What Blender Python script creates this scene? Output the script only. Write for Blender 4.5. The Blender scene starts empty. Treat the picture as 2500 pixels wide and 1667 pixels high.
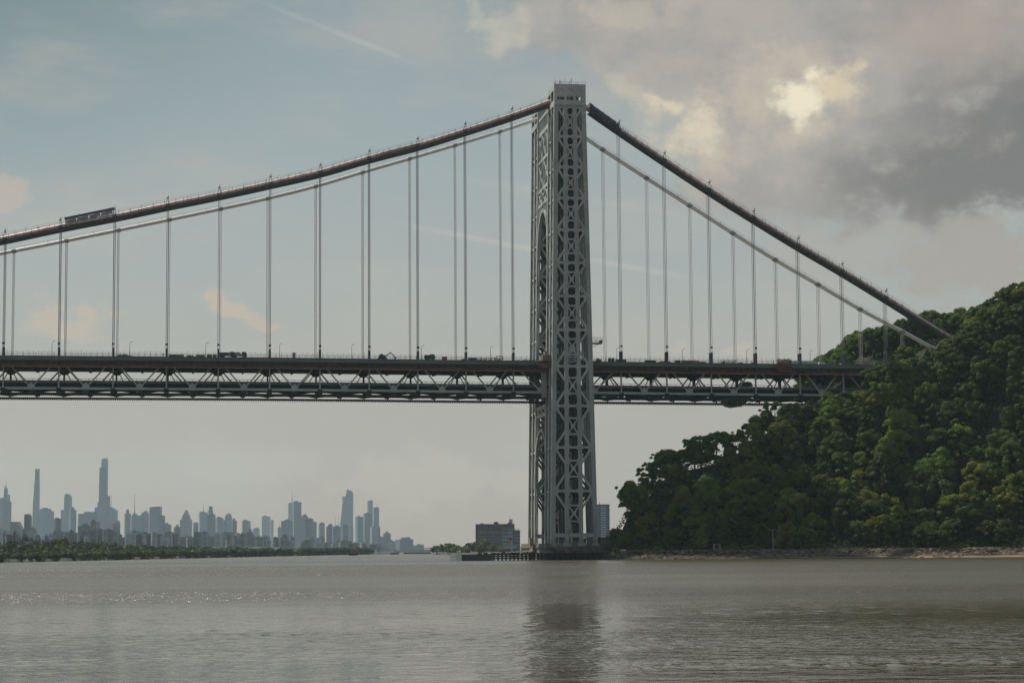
import bpy, math, random
from mathutils import Vector, Matrix
random.seed(7)
sc = bpy.context.scene
COL = sc.collection
PI = math.pi
def V(*a): return Vector(a)

# ------------------------------------------------------------------ camera
FPX, PCX, PCY = 5200.0, 1250.0, 833.5
BETA = math.atan(740.0 / FPX)
ROLL = -0.0075
PITCH = math.atan((1341.9 - PCY) / FPX)
HC = 3.9
CAM = V(0, -822, HC)
def cam_axes():
    cb, sb, cp, sp = math.cos(BETA), math.sin(BETA), math.cos(PITCH), math.sin(PITCH)
    F = V(sb * cp, cb * cp, sp)
    R0 = V(cb, -sb, 0)
    U0 = R0.cross(F)
    R = R0 * math.cos(ROLL) + U0 * math.sin(ROLL)
    U = R.cross(F)
    return R, U, F
AR, AU, AF = cam_axes()
def ray(px, py):
    return (AF * FPX + AR * (px - PCX) - AU * (py - PCY)).normalized()
d = ray(1402, 1340)
CAM.x = -d.x / d.y * 822            # the near face of the tower stands on x = 0
def on_y(px, py, y):
    d = ray(px, py); return CAM + d * ((y - CAM.y) / d.y)
def on_z(px, py, z):
    d = ray(px, py); return CAM + d * ((z - CAM.z) / d.z)
def at_depth(px, py, D):
    d = ray(px, py); return CAM + d * (D / d.dot(AF))
def proj(p):
    q = p - CAM; z = q.dot(AF)
    return PCX + FPX * q.dot(AR) / z, PCY - FPX * q.dot(AU) / z, z
def horizon_y(px):
    return 1341.9 + (PCX - px) * 0.0075
def azel(px, py):
    d = ray(px, py); return math.degrees(math.atan2(d.x, d.y)), math.degrees(math.asin(d.z))

cd = bpy.data.cameras.new("camera"); cd.sensor_width = 36; cd.lens = 36 * FPX / 2500
cd.clip_start = 1; cd.clip_end = 80000
co = bpy.data.objects.new("camera", cd); COL.objects.link(co); sc.camera = co
M = Matrix((AR, AU, -AF)).transposed().to_4x4(); M.translation = CAM
co.matrix_world = M

# ------------------------------------------------------------------ node helpers / materials
def lin(r, g, b):
    f = lambda c: (c / 255 / 12.92) if c / 255 <= 0.04045 else ((c / 255 + 0.055) / 1.055) ** 2.4
    return (f(r), f(g), f(b), 1)
def new_mat(name):
    m = bpy.data.materials.new(name); m.use_nodes = True
    nt = m.node_tree; b = nt.nodes['Principled BSDF']
    return m, nt, b
def mat(name, c, rough=0.6, metal=0.0, var=0.25, scale=0.5, c2=None, vec='Object', bump=0.0, spec=0.4, obj_var=0.0, stretch=(1, 1, 1)):
    m, nt, b = new_mat(name)
    N, L = nt.nodes, nt.links
    tc = N.new('ShaderNodeTexCoord'); mp = N.new('ShaderNodeMapping'); mp.inputs['Scale'].default_value = stretch
    L.new(tc.outputs[vec], mp.inputs[0])
    nz = N.new('ShaderNodeTexNoise'); nz.inputs['Scale'].default_value = scale; nz.inputs['Detail'].default_value = 6
    nz.inputs['Roughness'].default_value = 0.65
    L.new(mp.outputs[0], nz.inputs['Vector'])
    cr = N.new('ShaderNodeValToRGB')
    a = tuple(x * (1 - var) for x in c[:3]) + (1,)
    z = tuple(min(1, x * (1 + var)) for x in (c2 or c)[:3]) + (1,)
    cr.color_ramp.elements[0].position = 0.33; cr.color_ramp.elements[0].color = a
    cr.color_ramp.elements[1].position = 0.67; cr.color_ramp.elements[1].color = z
    L.new(nz.outputs['Fac'], cr.inputs[0])
    out = cr.outputs[0]
    if obj_var:
        oi = N.new('ShaderNodeObjectInfo'); hs = N.new('ShaderNodeHueSaturation')
        mr = N.new('ShaderNodeMapRange'); mr.inputs[3].default_value = 1 - obj_var; mr.inputs[4].default_value = 1 + obj_var
        L.new(oi.outputs['Random'], mr.inputs[0]); L.new(mr.outputs[0], hs.inputs['Value'])
        L.new(out, hs.inputs['Color']); out = hs.outputs[0]
    L.new(out, b.inputs['Base Color'])
    b.inputs['Roughness'].default_value = rough; b.inputs['Metallic'].default_value = metal
    b.inputs['Specular IOR Level'].default_value = spec
    if bump:
        bp = N.new('ShaderNodeBump'); bp.inputs['Strength'].default_value = 0.7; bp.inputs['Distance'].default_value = bump
        L.new(nz.outputs['Fac'], bp.inputs['Height']); L.new(bp.outputs[0], b.inputs['Normal'])
    return m

MT = {}
def weathered_steel(name, c, rust, amt):
    m, nt, b = new_mat(name); N, L = nt.nodes, nt.links
    tc = N.new('ShaderNodeTexCoord')
    n1 = N.new('ShaderNodeTexNoise'); n1.inputs['Scale'].default_value = 0.12; n1.inputs['Detail'].default_value = 5
    mp = N.new('ShaderNodeMapping'); mp.inputs['Scale'].default_value = (1.6, 1.6, 0.12)
    n2 = N.new('ShaderNodeTexNoise'); n2.inputs['Scale'].default_value = 0.9; n2.inputs['Detail'].default_value = 8; n2.inputs['Roughness'].default_value = 0.7
    L.new(tc.outputs['Object'], n1.inputs['Vector']); L.new(tc.outputs['Object'], mp.inputs[0]); L.new(mp.outputs[0], n2.inputs['Vector'])
    r1 = N.new('ShaderNodeValToRGB')
    r1.color_ramp.elements[0].position = 0.3; r1.color_ramp.elements[0].color = tuple(x * 0.78 for x in c) + (1,)
    r1.color_ramp.elements[1].position = 0.7; r1.color_ramp.elements[1].color = tuple(x * 1.18 for x in c) + (1,)
    L.new(n1.outputs['Fac'], r1.inputs[0])
    r2 = N.new('ShaderNodeValToRGB'); r2.color_ramp.elements[0].position = 0.56; r2.color_ramp.elements[0].color = (0, 0, 0, 1)
    r2.color_ramp.elements[1].position = 0.8; r2.color_ramp.elements[1].color = (amt, amt, amt, 1)
    L.new(n2.outputs['Fac'], r2.inputs[0])
    mx = N.new('ShaderNodeMixRGB'); mx.inputs[2].default_value = rust + (1,)
    L.new(r2.outputs[0], mx.inputs[0]); L.new(r1.outputs[0], mx.inputs[1])
    L.new(mx.outputs[0], b.inputs['Base Color']); b.inputs['Roughness'].default_value = 0.5; b.inputs['Specular IOR Level'].default_value = 0.4
    return m
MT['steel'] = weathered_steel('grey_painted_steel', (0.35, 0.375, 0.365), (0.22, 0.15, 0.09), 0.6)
MT['steel_in_shade'] = weathered_steel('shade_toned_inner_steel', (0.06, 0.067, 0.065), (0.12, 0.08, 0.05), 0.6)  # tower steel darkened in its colour to put shade inside the legs
MT['steel_dk'] = weathered_steel('dull_deck_steel', (0.11, 0.12, 0.118), (0.10, 0.06, 0.04), 0.7)
MT['steel_black'] = mat('black_underside_steel', (0.018, 0.022, 0.023), 0.8, var=0.4, scale=0.4)  # near-black tone for beams, rails and lower deck below the roadway
MT['cable'] = mat('bare_cable_wrap', (0.85, 0.82, 0.78), 0.34, 0.45, 0.1, 0.6)
MT['cable_red'] = mat('red_primed_cable', (0.75, 0.50, 0.45), 0.3, 0.5, 0.35, 0.35, spec=0.6)
MT['catwalk'] = mat('dark_catwalk_mesh', (0.035, 0.04, 0.042), 0.75, var=0.4, scale=0.7)
MT['rope'] = mat('galvanised_rope', (0.5, 0.5, 0.49), 0.5, 0.2, 0.15, 1.0)
MT['rope_dk'] = mat('dark_rope', (0.2, 0.205, 0.21), 0.5, 0.2, 0.15, 1.0)
MT['sleeve'] = mat('rope_sleeve', (0.05, 0.055, 0.065), 0.6)
MT['netting'] = mat('red_brown_netting', (0.13, 0.045, 0.03), 0.9, var=0.5, scale=0.15)
MT['tan'] = mat('tan_lumber', (0.26, 0.19, 0.11), 0.85, var=0.35, scale=0.9)
MT['orange'] = mat('orange_scaffold', (0.15, 0.055, 0.038), 0.7, var=0.3, scale=0.8)
MT['blue'] = mat('blue_plastic', (0.02, 0.12, 0.22), 0.5)
MT['tarp'] = mat('blue_grey_tarp', (0.055, 0.07, 0.11), 0.55, var=0.35, scale=0.5, bump=0.25)
MT['tarp_lt'] = mat('pale_tarp', (0.30, 0.32, 0.33), 0.5, var=0.3, scale=0.4, bump=0.2)
MT['rust'] = mat('rusty_load', (0.16, 0.085, 0.05), 0.9, var=0.5, scale=0.8)
MT['white'] = mat('white_paint', (0.62, 0.61, 0.57), 0.5, var=0.1)
MT['dkgreen'] = mat('dark_green_machine', (0.04, 0.055, 0.045), 0.6, var=0.4)
MT['red'] = mat('dull_red_paint', (0.35, 0.07, 0.06), 0.6)
MT['asphalt'] = mat('road_asphalt', (0.05, 0.05, 0.052), 0.9, var=0.2)
MT['granite'] = mat('stained_pier_stone', (0.085, 0.08, 0.07), 0.9, var=0.45, scale=0.35, c2=(0.15, 0.135, 0.11), bump=0.15, stretch=(1, 1, 2.2))
MT['granite_lt'] = mat('pale_stone_cap', (0.24, 0.21, 0.17), 0.9, var=0.3, scale=0.5)
MT['timber'] = mat('tarred_timber', (0.012, 0.012, 0.012), 0.8, var=0.5, scale=1.2)
MT['timber_lt'] = mat('weathered_planks', (0.14, 0.13, 0.11), 0.85, var=0.4, scale=1.0, stretch=(0.2, 1, 3))
MT['sand'] = mat('beach_sand', (0.15, 0.11, 0.065), 0.95, var=0.25, scale=0.12, vec='Generated', stretch=(60, 60, 60))
MT['rock'] = mat('riprap_stone', (0.06, 0.048, 0.038), 0.95, var=0.55, scale=0.35, c2=(0.13, 0.105, 0.07), bump=0.2)
MT['bark'] = mat('tree_bark', (0.07, 0.055, 0.04), 0.9, var=0.3, scale=1.5)
MT['soil'] = mat('wooded_soil', (0.022, 0.026, 0.013), 1.0, var=0.5, scale=0.1)
MT['far_land'] = mat('far_shore_land', (0.05, 0.055, 0.035), 1.0, var=0.3, scale=0.01)

def leaf_mat(name, c, c2):
    m, nt, b = new_mat(name); N, L = nt.nodes, nt.links
    N.remove(b); out = [n for n in N if n.type == 'OUTPUT_MATERIAL'][0]
    tc = N.new('ShaderNodeTexCoord'); nz = N.new('ShaderNodeTexNoise'); nz.inputs['Scale'].default_value = 0.45; nz.inputs['Detail'].default_value = 5
    L.new(tc.outputs['Object'], nz.inputs['Vector'])
    cr = N.new('ShaderNodeValToRGB'); cr.color_ramp.elements[0].position = 0.3; cr.color_ramp.elements[0].color = c + (1,)
    cr.color_ramp.elements[1].position = 0.7; cr.color_ramp.elements[1].color = c2 + (1,)
    L.new(nz.outputs['Fac'], cr.inputs[0])
    oi = N.new('ShaderNodeObjectInfo'); hs = N.new('ShaderNodeHueSaturation')
    mr = N.new('ShaderNodeMapRange'); mr.inputs[3].default_value = 1.2; mr.inputs[4].default_value = 2.1
    mh = N.new('ShaderNodeMapRange'); mh.inputs[3].default_value = 0.475; mh.inputs[4].default_value = 0.515
    L.new(oi.outputs['Random'], mr.inputs[0]); L.new(mr.outputs[0], hs.inputs['Value'])
    L.new(oi.outputs['Random'], mh.inputs[0]); L.new(mh.outputs[0], hs.inputs['Hue'])
    L.new(cr.outputs[0], hs.inputs['Color'])
    df = N.new('ShaderNodeBsdfDiffuse'); tr = N.new('ShaderNodeBsdfTranslucent'); gl = N.new('ShaderNodeBsdfGlossy')
    gl.inputs['Roughness'].default_value = 0.45; gl.inputs['Color'].default_value = (1, 1, 1, 1)
    L.new(hs.outputs[0], df.inputs[0]); L.new(hs.outputs[0], tr.inputs[0])
    m1 = N.new('ShaderNodeMixShader'); m1.inputs[0].default_value = 0.38
    m2 = N.new('ShaderNodeMixShader'); m2.inputs[0].default_value = 0.01
    L.new(df.outputs[0], m1.inputs[1]); L.new(tr.outputs[0], m1.inputs[2])
    L.new(m1.outputs[0], m2.inputs[1]); L.new(gl.outputs[0], m2.inputs[2]); L.new(m2.outputs[0], out.inputs[0])
    return m
FARLEAF = leaf_mat('far_leaf_green', (0.018, 0.027, 0.017), (0.027, 0.038, 0.022))
LEAF = [leaf_mat('leaf_dark_green', (0.030, 0.052, 0.009), (0.058, 0.086, 0.014)),
        leaf_mat('leaf_mid_green', (0.044, 0.078, 0.007), (0.082, 0.12, 0.013)),
        leaf_mat('leaf_yellow_green', (0.072, 0.10, 0.007), (0.12, 0.145, 0.014))]

# ------------------------------------------------------------------ mesh helpers
class MB:
    def __init__(s): s.v = []; s.f = []; s.mi = []; s.cur = 0
    def add(s, vs, fs):
        n = len(s.v); s.v.extend(tuple(v) for v in vs)
        for f in fs: s.f.append(tuple(i + n for i in f)); s.mi.append(s.cur)
        return s
    def box(s, x0, x1, y0, y1, z0, z1):
        vs = [(x, y, z) for z in (z0, z1) for y in (y0, y1) for x in (x0, x1)]
        return s.add(vs, [(0, 2, 3, 1), (4, 5, 7, 6), (0, 1, 5, 4), (2, 6, 7, 3), (0, 4, 6, 2), (1, 3, 7, 5)])
    def beam(s, a, b, w, dpt, nrm):
        a, b, nrm = Vector(a), Vector(b), Vector(nrm)
        ax = (b - a).normalized(); side = ax.cross(nrm).normalized(); nn = side.cross(ax).normalized()
        vs = []
        for p in (a, b):
            for i, j in ((-1, -1), (1, -1), (1, 1), (-1, 1)):
                vs.append(p + side * (i * w / 2) + nn * (j * dpt / 2))
        return s.add(vs, [(0, 1, 2, 3), (7, 6, 5, 4), (0, 4, 5, 1), (1, 5, 6, 2), (2, 6, 7, 3), (3, 7, 4, 0)])
    def tube(s, pts, r, n=8, cap=True):
        pts = [Vector(p) for p in pts]; vs = []; fs = []
        rr = r if isinstance(r, (list, tuple)) else [r] * len(pts)
        for k, p in enumerate(pts):
            ax = (pts[min(k + 1, len(pts) - 1)] - pts[max(k - 1, 0)]).normalized()
            ref = V(0, 1, 0) if abs(ax.y) < 0.9 else V(1, 0, 0)
            u = ax.cross(ref).normalized(); w = ax.cross(u).normalized()
            for i in range(n):
                a = 2 * PI * i / n; vs.append(p + (u * math.cos(a) + w * math.sin(a)) * rr[k])
        for k in range(len(pts) - 1):
            for i in range(n):
                j = (i + 1) % n; fs.append((k * n + i, k * n + j, (k + 1) * n + j, (k + 1) * n + i))
        if cap:
            fs.append(tuple(range(n - 1, -1, -1))); fs.append(tuple((len(pts) - 1) * n + i for i in range(n)))
        return s.add(vs, fs)
    def prism(s, poly, o, u, w, thick, nrm):
        o, u, w, nrm = Vector(o), Vector(u), Vector(w), Vector(nrm)
        a = [o + u * p[0] + w * p[1] - nrm * thick / 2 for p in poly]; b = [q + nrm * thick for q in a]
        n = len(poly)
        fs = [tuple(range(n)), tuple(range(2 * n - 1, n - 1, -1))] + [(i, i + n, (i + 1) % n + n, (i + 1) % n) for i in range(n)]
        return s.add(a + b, fs)
    def build(s, name, mats, parent=None, loc=None, smooth=False):
        me = bpy.data.meshes.new(name); me.from_pydata(s.v, [], s.f)
        if not isinstance(mats, (list, tuple)): mats = [mats]
        for m in mats: me.materials.append(m)
        if len(mats) > 1: me.polygons.foreach_set('material_index', s.mi)
        if smooth: me.polygons.foreach_set('use_smooth', [True] * len(me.polygons))
        me.update()
        o = bpy.data.objects.new(name, me); COL.objects.link(o)
        if parent: o.parent = parent
        if loc: o.location = loc
        return o
def tag(o, label=None, cat=None, group=None, kind=None):
    if label: o['label'] = label
    if cat: o['category'] = cat
    if group: o['group'] = group
    if kind: o['kind'] = kind
    return o
def thing(name, label, cat, group=None, loc=(0, 0, 0), rz=0):
    o = bpy.data.objects.new(name, None); COL.objects.link(o); o.location = loc; o.rotation_euler = (0, 0, rz)
    o.empty_display_size = 0.5
    return tag(o, label, cat, group)
def copy_tree(o, parent=None):
    c = o.copy(); COL.objects.link(c)
    if parent: c.parent = parent
    for ch in [x for x in bpy.data.objects if x.parent == o]: copy_tree(ch, c)
    return c
def interp(tab, x):
    if x <= tab[0][0]: return tab[0][1]
    for (a, b), (c, e) in zip(tab, tab[1:]):
        if x <= c: return b + (e - b) * (x - a) / (c - a)
    return tab[-1][1]
def smooth(t):
    t = max(0, min(1, t)); return t * t * (3 - 2 * t)
def catmull(P, n=6):
    out = []
    for i in range(len(P) - 1):
        p0, p1, p2, p3 = P[max(i - 1, 0)], P[i], P[i + 1], P[min(i + 2, len(P) - 1)]
        for k in range(n):
            t = k / n
            out.append(0.5 * ((2 * p1) + (p2 - p0) * t + (2 * p0 - 5 * p1 + 4 * p2 - p3) * t * t + (3 * p1 - p0 - 3 * p2 + p3) * t ** 3))
    out.append(P[-1]); return out

# ================================================================== SETTING
# water
m, nt, b = new_mat('river_water'); N, L = nt.nodes, nt.links
b.inputs['Base Color'].default_value = (0.060, 0.050, 0.028, 1); b.inputs['Roughness'].default_value = 0.06; b.inputs['IOR'].default_value = 1.33
tc = N.new('ShaderNodeTexCoord')
def noise_at(scale, stretch, detail=3, rot=0, dist=0.0, rough=0.5):
    mp = N.new('ShaderNodeMapping'); mp.inputs['Scale'].default_value = stretch; mp.inputs['Rotation'].default_value = (0, 0, rot)
    L.new(tc.outputs['Object'], mp.inputs[0])
    n = N.new('ShaderNodeTexNoise'); n.inputs['Scale'].default_value = scale; n.inputs['Detail'].default_value = detail
    n.inputs['Distortion'].default_value = dist; n.inputs['Roughness'].default_value = rough
    L.new(mp.outputs[0], n.inputs['Vector']); return n.outputs['Fac']
def math_n(op, a, b_=None, c=None):
    n = N.new('ShaderNodeMath'); n.operation = op
    for i, x in enumerate((a, b_, c)):
        if x is None: continue
        if isinstance(x, (int, float)): n.inputs[i].default_value = x
        else: L.new(x, n.inputs[i])
    return n.outputs[0]
def maprange(x, a, b_, c=0.0, d=1.0, kind='SMOOTHSTEP'):
    n = N.new('ShaderNodeMapRange'); n.interpolation_type = kind
    L.new(x, n.inputs[0])
    for i, q in enumerate((a, b_, c, d)): n.inputs[i + 1].default_value = q
    return n.outputs[0]
rip = noise_at(2.2, (0.6, 1.0, 1), 4, 0.15, 0.3, 0.6)
chop = noise_at(0.22, (0.6, 1.0, 1), 3, -0.2, 0.5)
swell = noise_at(0.045, (0.5, 1.0, 1), 2, 0.1)
h = math_n('ADD', math_n('MULTIPLY', rip, 0.032), math_n('ADD', math_n('MULTIPLY', chop, 0.22), math_n('MULTIPLY', swell, 0.6)))
wind = noise_at(0.011, (0.16, 1.0, 1), 3, -0.12, 0.6)
amp = maprange(wind, 0.40, 0.60, 0.10, 1.0)
bp = N.new('ShaderNodeBump'); bp.inputs['Distance'].default_value = 1.0
atn = N.new('ShaderNodeAttribute'); atn.attribute_name = 'fine_ripple'
rip2 = noise_at(0.9, (0.8, 1.0, 1), 3, -0.3, 0.2, 0.6)
h = math_n('ADD', h, math_n('MULTIPLY', rip2, math_n('MULTIPLY', atn.outputs['Fac'], 1.3)))
L.new(math_n('ADD', 0.06, math_n('MULTIPLY', math_n('POWER', atn.outputs['Fac'], 2.0), 0.19)), b.inputs['Roughness'])   # waves too small for the mesh spread the reflection
L.new(amp, bp.inputs['Strength']); L.new(h, bp.inputs['Height']); L.new(bp.outputs[0], b.inputs['Normal'])
MT['water'] = m
import numpy as np
rng = np.random.default_rng(5)
def value_noise(x, y, seed):
    r = np.random.default_rng(seed).random((256, 256)); xi = np.floor(x).astype(int); yi = np.floor(y).astype(int)
    fx = x - xi; fy = y - yi; fx = fx * fx * (3 - 2 * fx); fy = fy * fy * (3 - 2 * fy); g = lambda a, c: r[a % 256, c % 256]
    return (g(xi, yi) * (1 - fx) + g(xi + 1, yi) * fx) * (1 - fy) + (g(xi, yi + 1) * (1 - fx) + g(xi + 1, yi + 1) * fx) * fy
Ds = [40.0]
while Ds[-1] < 560: Ds.append(Ds[-1] + max(0.11, 0.000026 * Ds[-1] ** 2 + 0.0006 * Ds[-1]))
an = np.radians(np.concatenate([np.linspace(-40, -15.2, 40), np.linspace(-15, 15, 760), np.linspace(15.2, 40, 40)])) + BETA
Dg, Ag = np.meshgrid(np.array(Ds), an, indexing='ij')
WX = CAM.x + Dg * np.sin(Ag); WY = CAM.y + Dg * np.cos(Ag)
step = np.gradient(np.array(Ds))[:, None]
hgt = np.zeros_like(WX); lost = np.zeros_like(WX)
lo = value_noise(WX * .018 + 40, WY * .055 + 40, 1) * .6 + value_noise(WX * .05, WY * .16, 2) * .4
calm = np.clip((lo - .34) / .28, 0, 1); calm = 0.10 + 0.90 * calm * calm * (3 - 2 * calm)
for k in range(64):
    lam = 0.30 * (13 ** (k / 63.0)); th = rng.normal(0.3, 1.05) - PI / 2; kx, ky = math.cos(th) * 2 * PI / lam, math.sin(th) * 2 * PI / lam
    slope = (0.024 if 0.45 < lam < 1.5 else 0.016) * (1.0 if lam < 1.5 else 0.4); a = slope * lam / (2 * PI); ph = rng.random() * 2 * PI
    wob = 2.2 * value_noise(WX / (lam * 4) + k, WY / (lam * 4) + 3 * k, 10 + k)
    env = value_noise(WX / (lam * 5) + 9 * k, WY / (lam * 5) + k, 90 + k) * 1.7
    fade = np.clip((lam / step - 1.7) / 2.0, 0, 1)
    lost += (1 - fade) / 64.0
    hgt += a * env * np.sin(kx * WX + ky * WY + ph + wob * 3) * fade * (calm if lam < 4 else 1)
hgt *= np.clip((560 - Dg) / 60, 0, 1) * 0.95
nr, nc = WX.shape
vs = np.stack([WX, WY, hgt], -1).reshape(-1, 3)
ii = np.arange(nr * nc).reshape(nr, nc)
fs = np.stack([ii[:-1, :-1], ii[:-1, 1:], ii[1:, 1:], ii[1:, :-1]], -1).reshape(-1, 4)
S = 13000; n0 = len(vs)
vs = np.concatenate([vs, np.array([(-S, -900, -.35), (S, -900, -.35), (S, S, -.02), (-S, S, -.02)], float)])
# the open sheet: low under the rippled fan, rising to the waterline level where the fan ends
me = bpy.data.meshes.new('water'); fl = np.concatenate([fs, [[n0, n0 + 1, n0 + 2, n0 + 3]]]).astype(np.int32)
vs[n0:, 2] = -.05
inside = False
me.vertices.add(len(vs)); me.vertices.foreach_set('co', vs.astype(np.float32).ravel())
me.loops.add(fl.size); me.loops.foreach_set('vertex_index', fl[:, ::-1].ravel())
me.polygons.add(len(fl)); me.polygons.foreach_set('loop_start', np.arange(0, fl.size, 4, dtype=np.int32)); me.polygons.foreach_set('use_smooth', np.ones(len(fl), bool))
vs[:n0, 2] += .30; me.vertices.foreach_set('co', vs.astype(np.float32).ravel())
at = me.attributes.new('fine_ripple', 'FLOAT', 'POINT'); at.data.foreach_set('value', np.concatenate([lost.ravel(), np.ones(4)]).astype(np.float32))
me.update(calc_edges=True); me.materials.append(MT['water'])
wo = bpy.data.objects.new('water', me); COL.objects.link(wo)
tag(wo, 'grey brown river rippled by wind, spanning the foreground', 'river', kind='structure')

# low far land on the horizon
mb = MB()
for i in range(120):
    x0 = -13000 + i * 216.0
    h0 = 14 + 10 * math.sin(i * 0.7) + random.random() * 6; h1 = 14 + 10 * math.sin((i + 1) * 0.7) + random.random() * 6
    mb.add([(x0, 12000, -1), (x0 + 216, 12000, -1), (x0 + 216, 12150, h1), (x0, 12150, h0), (x0, 12700, h0), (x0 + 216, 12700, h1)], [(0, 1, 2, 3), (3, 2, 5, 4)])
tag(mb.build('hills', MT['far_land']), 'faint low land along the far end of the river', 'hills', kind='structure')

# ------------------------------------------------------------------ right bank terrain
SHX = [(8, -30), (16, -36), (30, -50), (50, -63), (80, -76), (110, -86), (150, -100), (200, -120), (260, -140)]
def shore_y(x): return interp(SHX, x)
FRONT = [(1490, 1318), (1506, 1295), (1514, 1262), (1522, 1196), (1545, 1165), (1580, 1138), (1640, 1082), (1700, 1062), (1800, 1046), (1880, 992), (1935, 980), (2000, 964), (2050, 945),
         (2100, 918), (2130, 896), (2200, 880), (2260, 872), (2310, 840), (2350, 806), (2400, 765), (2440, 716), (2500, 678), (2600, 640), (2900, 600)]
BACK = [(1490, 1330), (1600, 1200), (1700, 1120), (1880, 1020), (1950, 945), (1985, 900), (2010, 872), (2060, 842), (2100, 808), (2150, 800), (2200, 792), (2260, 770), (2330, 756), (2400, 750), (2500, 728), (2900, 690)]
def height_from(tab, x, y, tree):
    X, Y, Z = proj(V(x, y, 40))
    return max(2.4, (horizon_y(X) - interp(tab, X)) * Z / FPX + HC - tree)
CREST = -6.0
def terrain(x, y):
    sy = shore_y(x); t = y - sy
    if t < 0: return max(-3.5, t * 0.12)
    bank = 0.9 * smooth(t / 9) + 2.0 * smooth((t - 8) / 6)
    if t < 20: return bank
    hf = height_from(FRONT, x, CREST, 12.5)
    u = (t - 20) / max(1.0, (CREST - sy - 20))
    if u < 1: return bank + (hf - bank) * (0.25 * u + 0.75 * smooth(u * 0.62 + 0.06) / smooth(0.68)) * 1.0
    hb = height_from(BACK, x, max(y, 62), 12.5)
    if hb > hf: return hf + (hb - hf) * smooth((y - 22) / 40)
    return hf + (hb - hf) * smooth((y - CREST) / 40)
mb = MB(); xs = [2 + i * 4 for i in range(95)]; ys = [-130 + j * 4 for j in range(80)]
idx = {}
for i, x in enumerate(xs):
    for j, y in enumerate(ys):
        z = terrain(x, y) if x > 8 else -3.5
        if z > 5: z += random.uniform(-0.8, 0.8)
        idx[i, j] = len(mb.v); mb.v.append((x, y, z))
for i in range(len(xs) - 1):
    for j in range(len(ys) - 1):
        mb.f.append((idx[i, j], idx[i + 1, j], idx[i + 1, j + 1], idx[i, j + 1])); mb.mi.append(0)
hill = mb.build('hillside', MT['soil'])
tag(hill, 'steep dark wooded river bluff rising at the right', 'hillside', kind='structure')
# sand strip
mb = MB(); prev = None
xs2 = [16 + i * 1.6 for i in range(125)]
for x in xs2:
    sy = shore_y(x); w = 7.5 + 1.6 * math.sin(x * 0.13) + 0.8 * math.sin(x * 0.41)
    if x < 60: w *= max(0.15, (x - 16) / 44)
    row = [(x, sy + q * w - 0.6, terrain(x, sy + q * w - 0.6) + 0.12) for q in (0, 0.25, 0.5, 0.75, 1)]
    n = len(mb.v); mb.v.extend(row)
    if prev is not None:
        for k in range(4): mb.f.append((prev + k, n + k, n + k + 1, prev + k + 1)); mb.mi.append(0)
    prev = n
tag(mb.build('beach', MT['sand'], smooth=True), 'narrow tan sand strip at the foot of the riprap bank', 'beach', kind='structure')

# riprap
def rock_into(mb, c, r):
    vs = []; n = 6
    for ring, (zz, rr) in enumerate(((-0.5, 0.75), (0.15, 1.0), (0.62, 0.62))):
        for i in range(n):
            a = 2 * PI * i / n + ring * 0.4
            k = rr * random.uniform(0.75, 1.2)
            vs.append((c[0] + r * k * math.cos(a) * 1.15, c[1] + r * k * math.sin(a), c[2] + r * zz * random.uniform(0.8, 1.2) * 0.8))
    vs.append((c[0], c[1], c[2] + r * 0.7)); fs = [tuple(range(5, -1, -1))]
    for k in range(2):
        for i in range(n): fs.append((k * n + i, k * n + (i + 1) % n, (k + 1) * n + (i + 1) % n, (k + 1) * n + i))
    for i in range(n): fs.append((2 * n + i, 2 * n + (i + 1) % n, 3 * n))
    mb.add(vs, fs)
mb = MB()
for k in range(3600):
    x = random.uniform(14, 205); sy = shore_y(x)
    t = random.uniform(7.5, 16) if random.random() < 0.86 else random.uniform(0.2, 8)
    if x < 62: t = random.uniform(0.0, 16)
    elif t < 7.5 and 0.5 + 0.5 * math.sin(x * 0.11 + 1.0) + 0.25 * math.sin(x * .37) < 0.72: continue
    rock_into(mb, (x, sy + t, terrain(x, sy + t) + 0.1), random.uniform(0.3, 0.85) * (1.25 if random.random() < .1 else 1))
tag(mb.build('riprap_rocks', MT['rock']), 'long bank of tumbled brown and grey stones along the right shore', 'rocks', kind='stuff')

# understorey that covers the slope between the trees
mb = MB()
for k in range(52000):
    x = random.uniform(12, 215); y = random.uniform(-112, 12) if k % 6 else random.uniform(5, 62); t = y - shore_y(x)
    if t < 15.5 or (y > 10 and x < 112): continue
    hgt = abs(random.gauss(0, 1.4)) * (0.35 if t < 20 else 1); z = terrain(x, y) + hgt
    nn = V(random.gauss(0, .6), -.4 + random.gauss(0, .6), .8 + random.gauss(0, .4)).normalized(); tt = nn.cross(V(random.gauss(0, 1), random.gauss(0, 1), random.gauss(0, 1))).normalized(); w = nn.cross(tt)
    sz = random.uniform(.3, .62); c = V(x, y, z)
    mb.add([c - tt * sz, c - w * sz * .6, c + tt * sz, c + w * sz * .6], [(0, 1, 2, 3)])
for k in range(26000):     # the bluff goes on past the right edge of the photograph
    x = random.uniform(200, 370); y = random.uniform(-112, 60); t = y - shore_y(x)
    if t < 17: continue
    z = terrain(x, y) + abs(random.gauss(0, 3.5)); nn = V(random.gauss(0, .6), -.4 + random.gauss(0, .6), .8 + random.gauss(0, .4)).normalized()
    tt = nn.cross(V(random.gauss(0, 1), random.gauss(0, 1), random.gauss(0, 1))).normalized(); w = nn.cross(tt); sz = random.uniform(.6, 1.5); c = V(x, y, z)
    mb.add([c - tt * sz, c - w * sz * .6, c + tt * sz, c + w * sz * .6], [(0, 1, 2, 3)])
UNDER = mb
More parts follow.
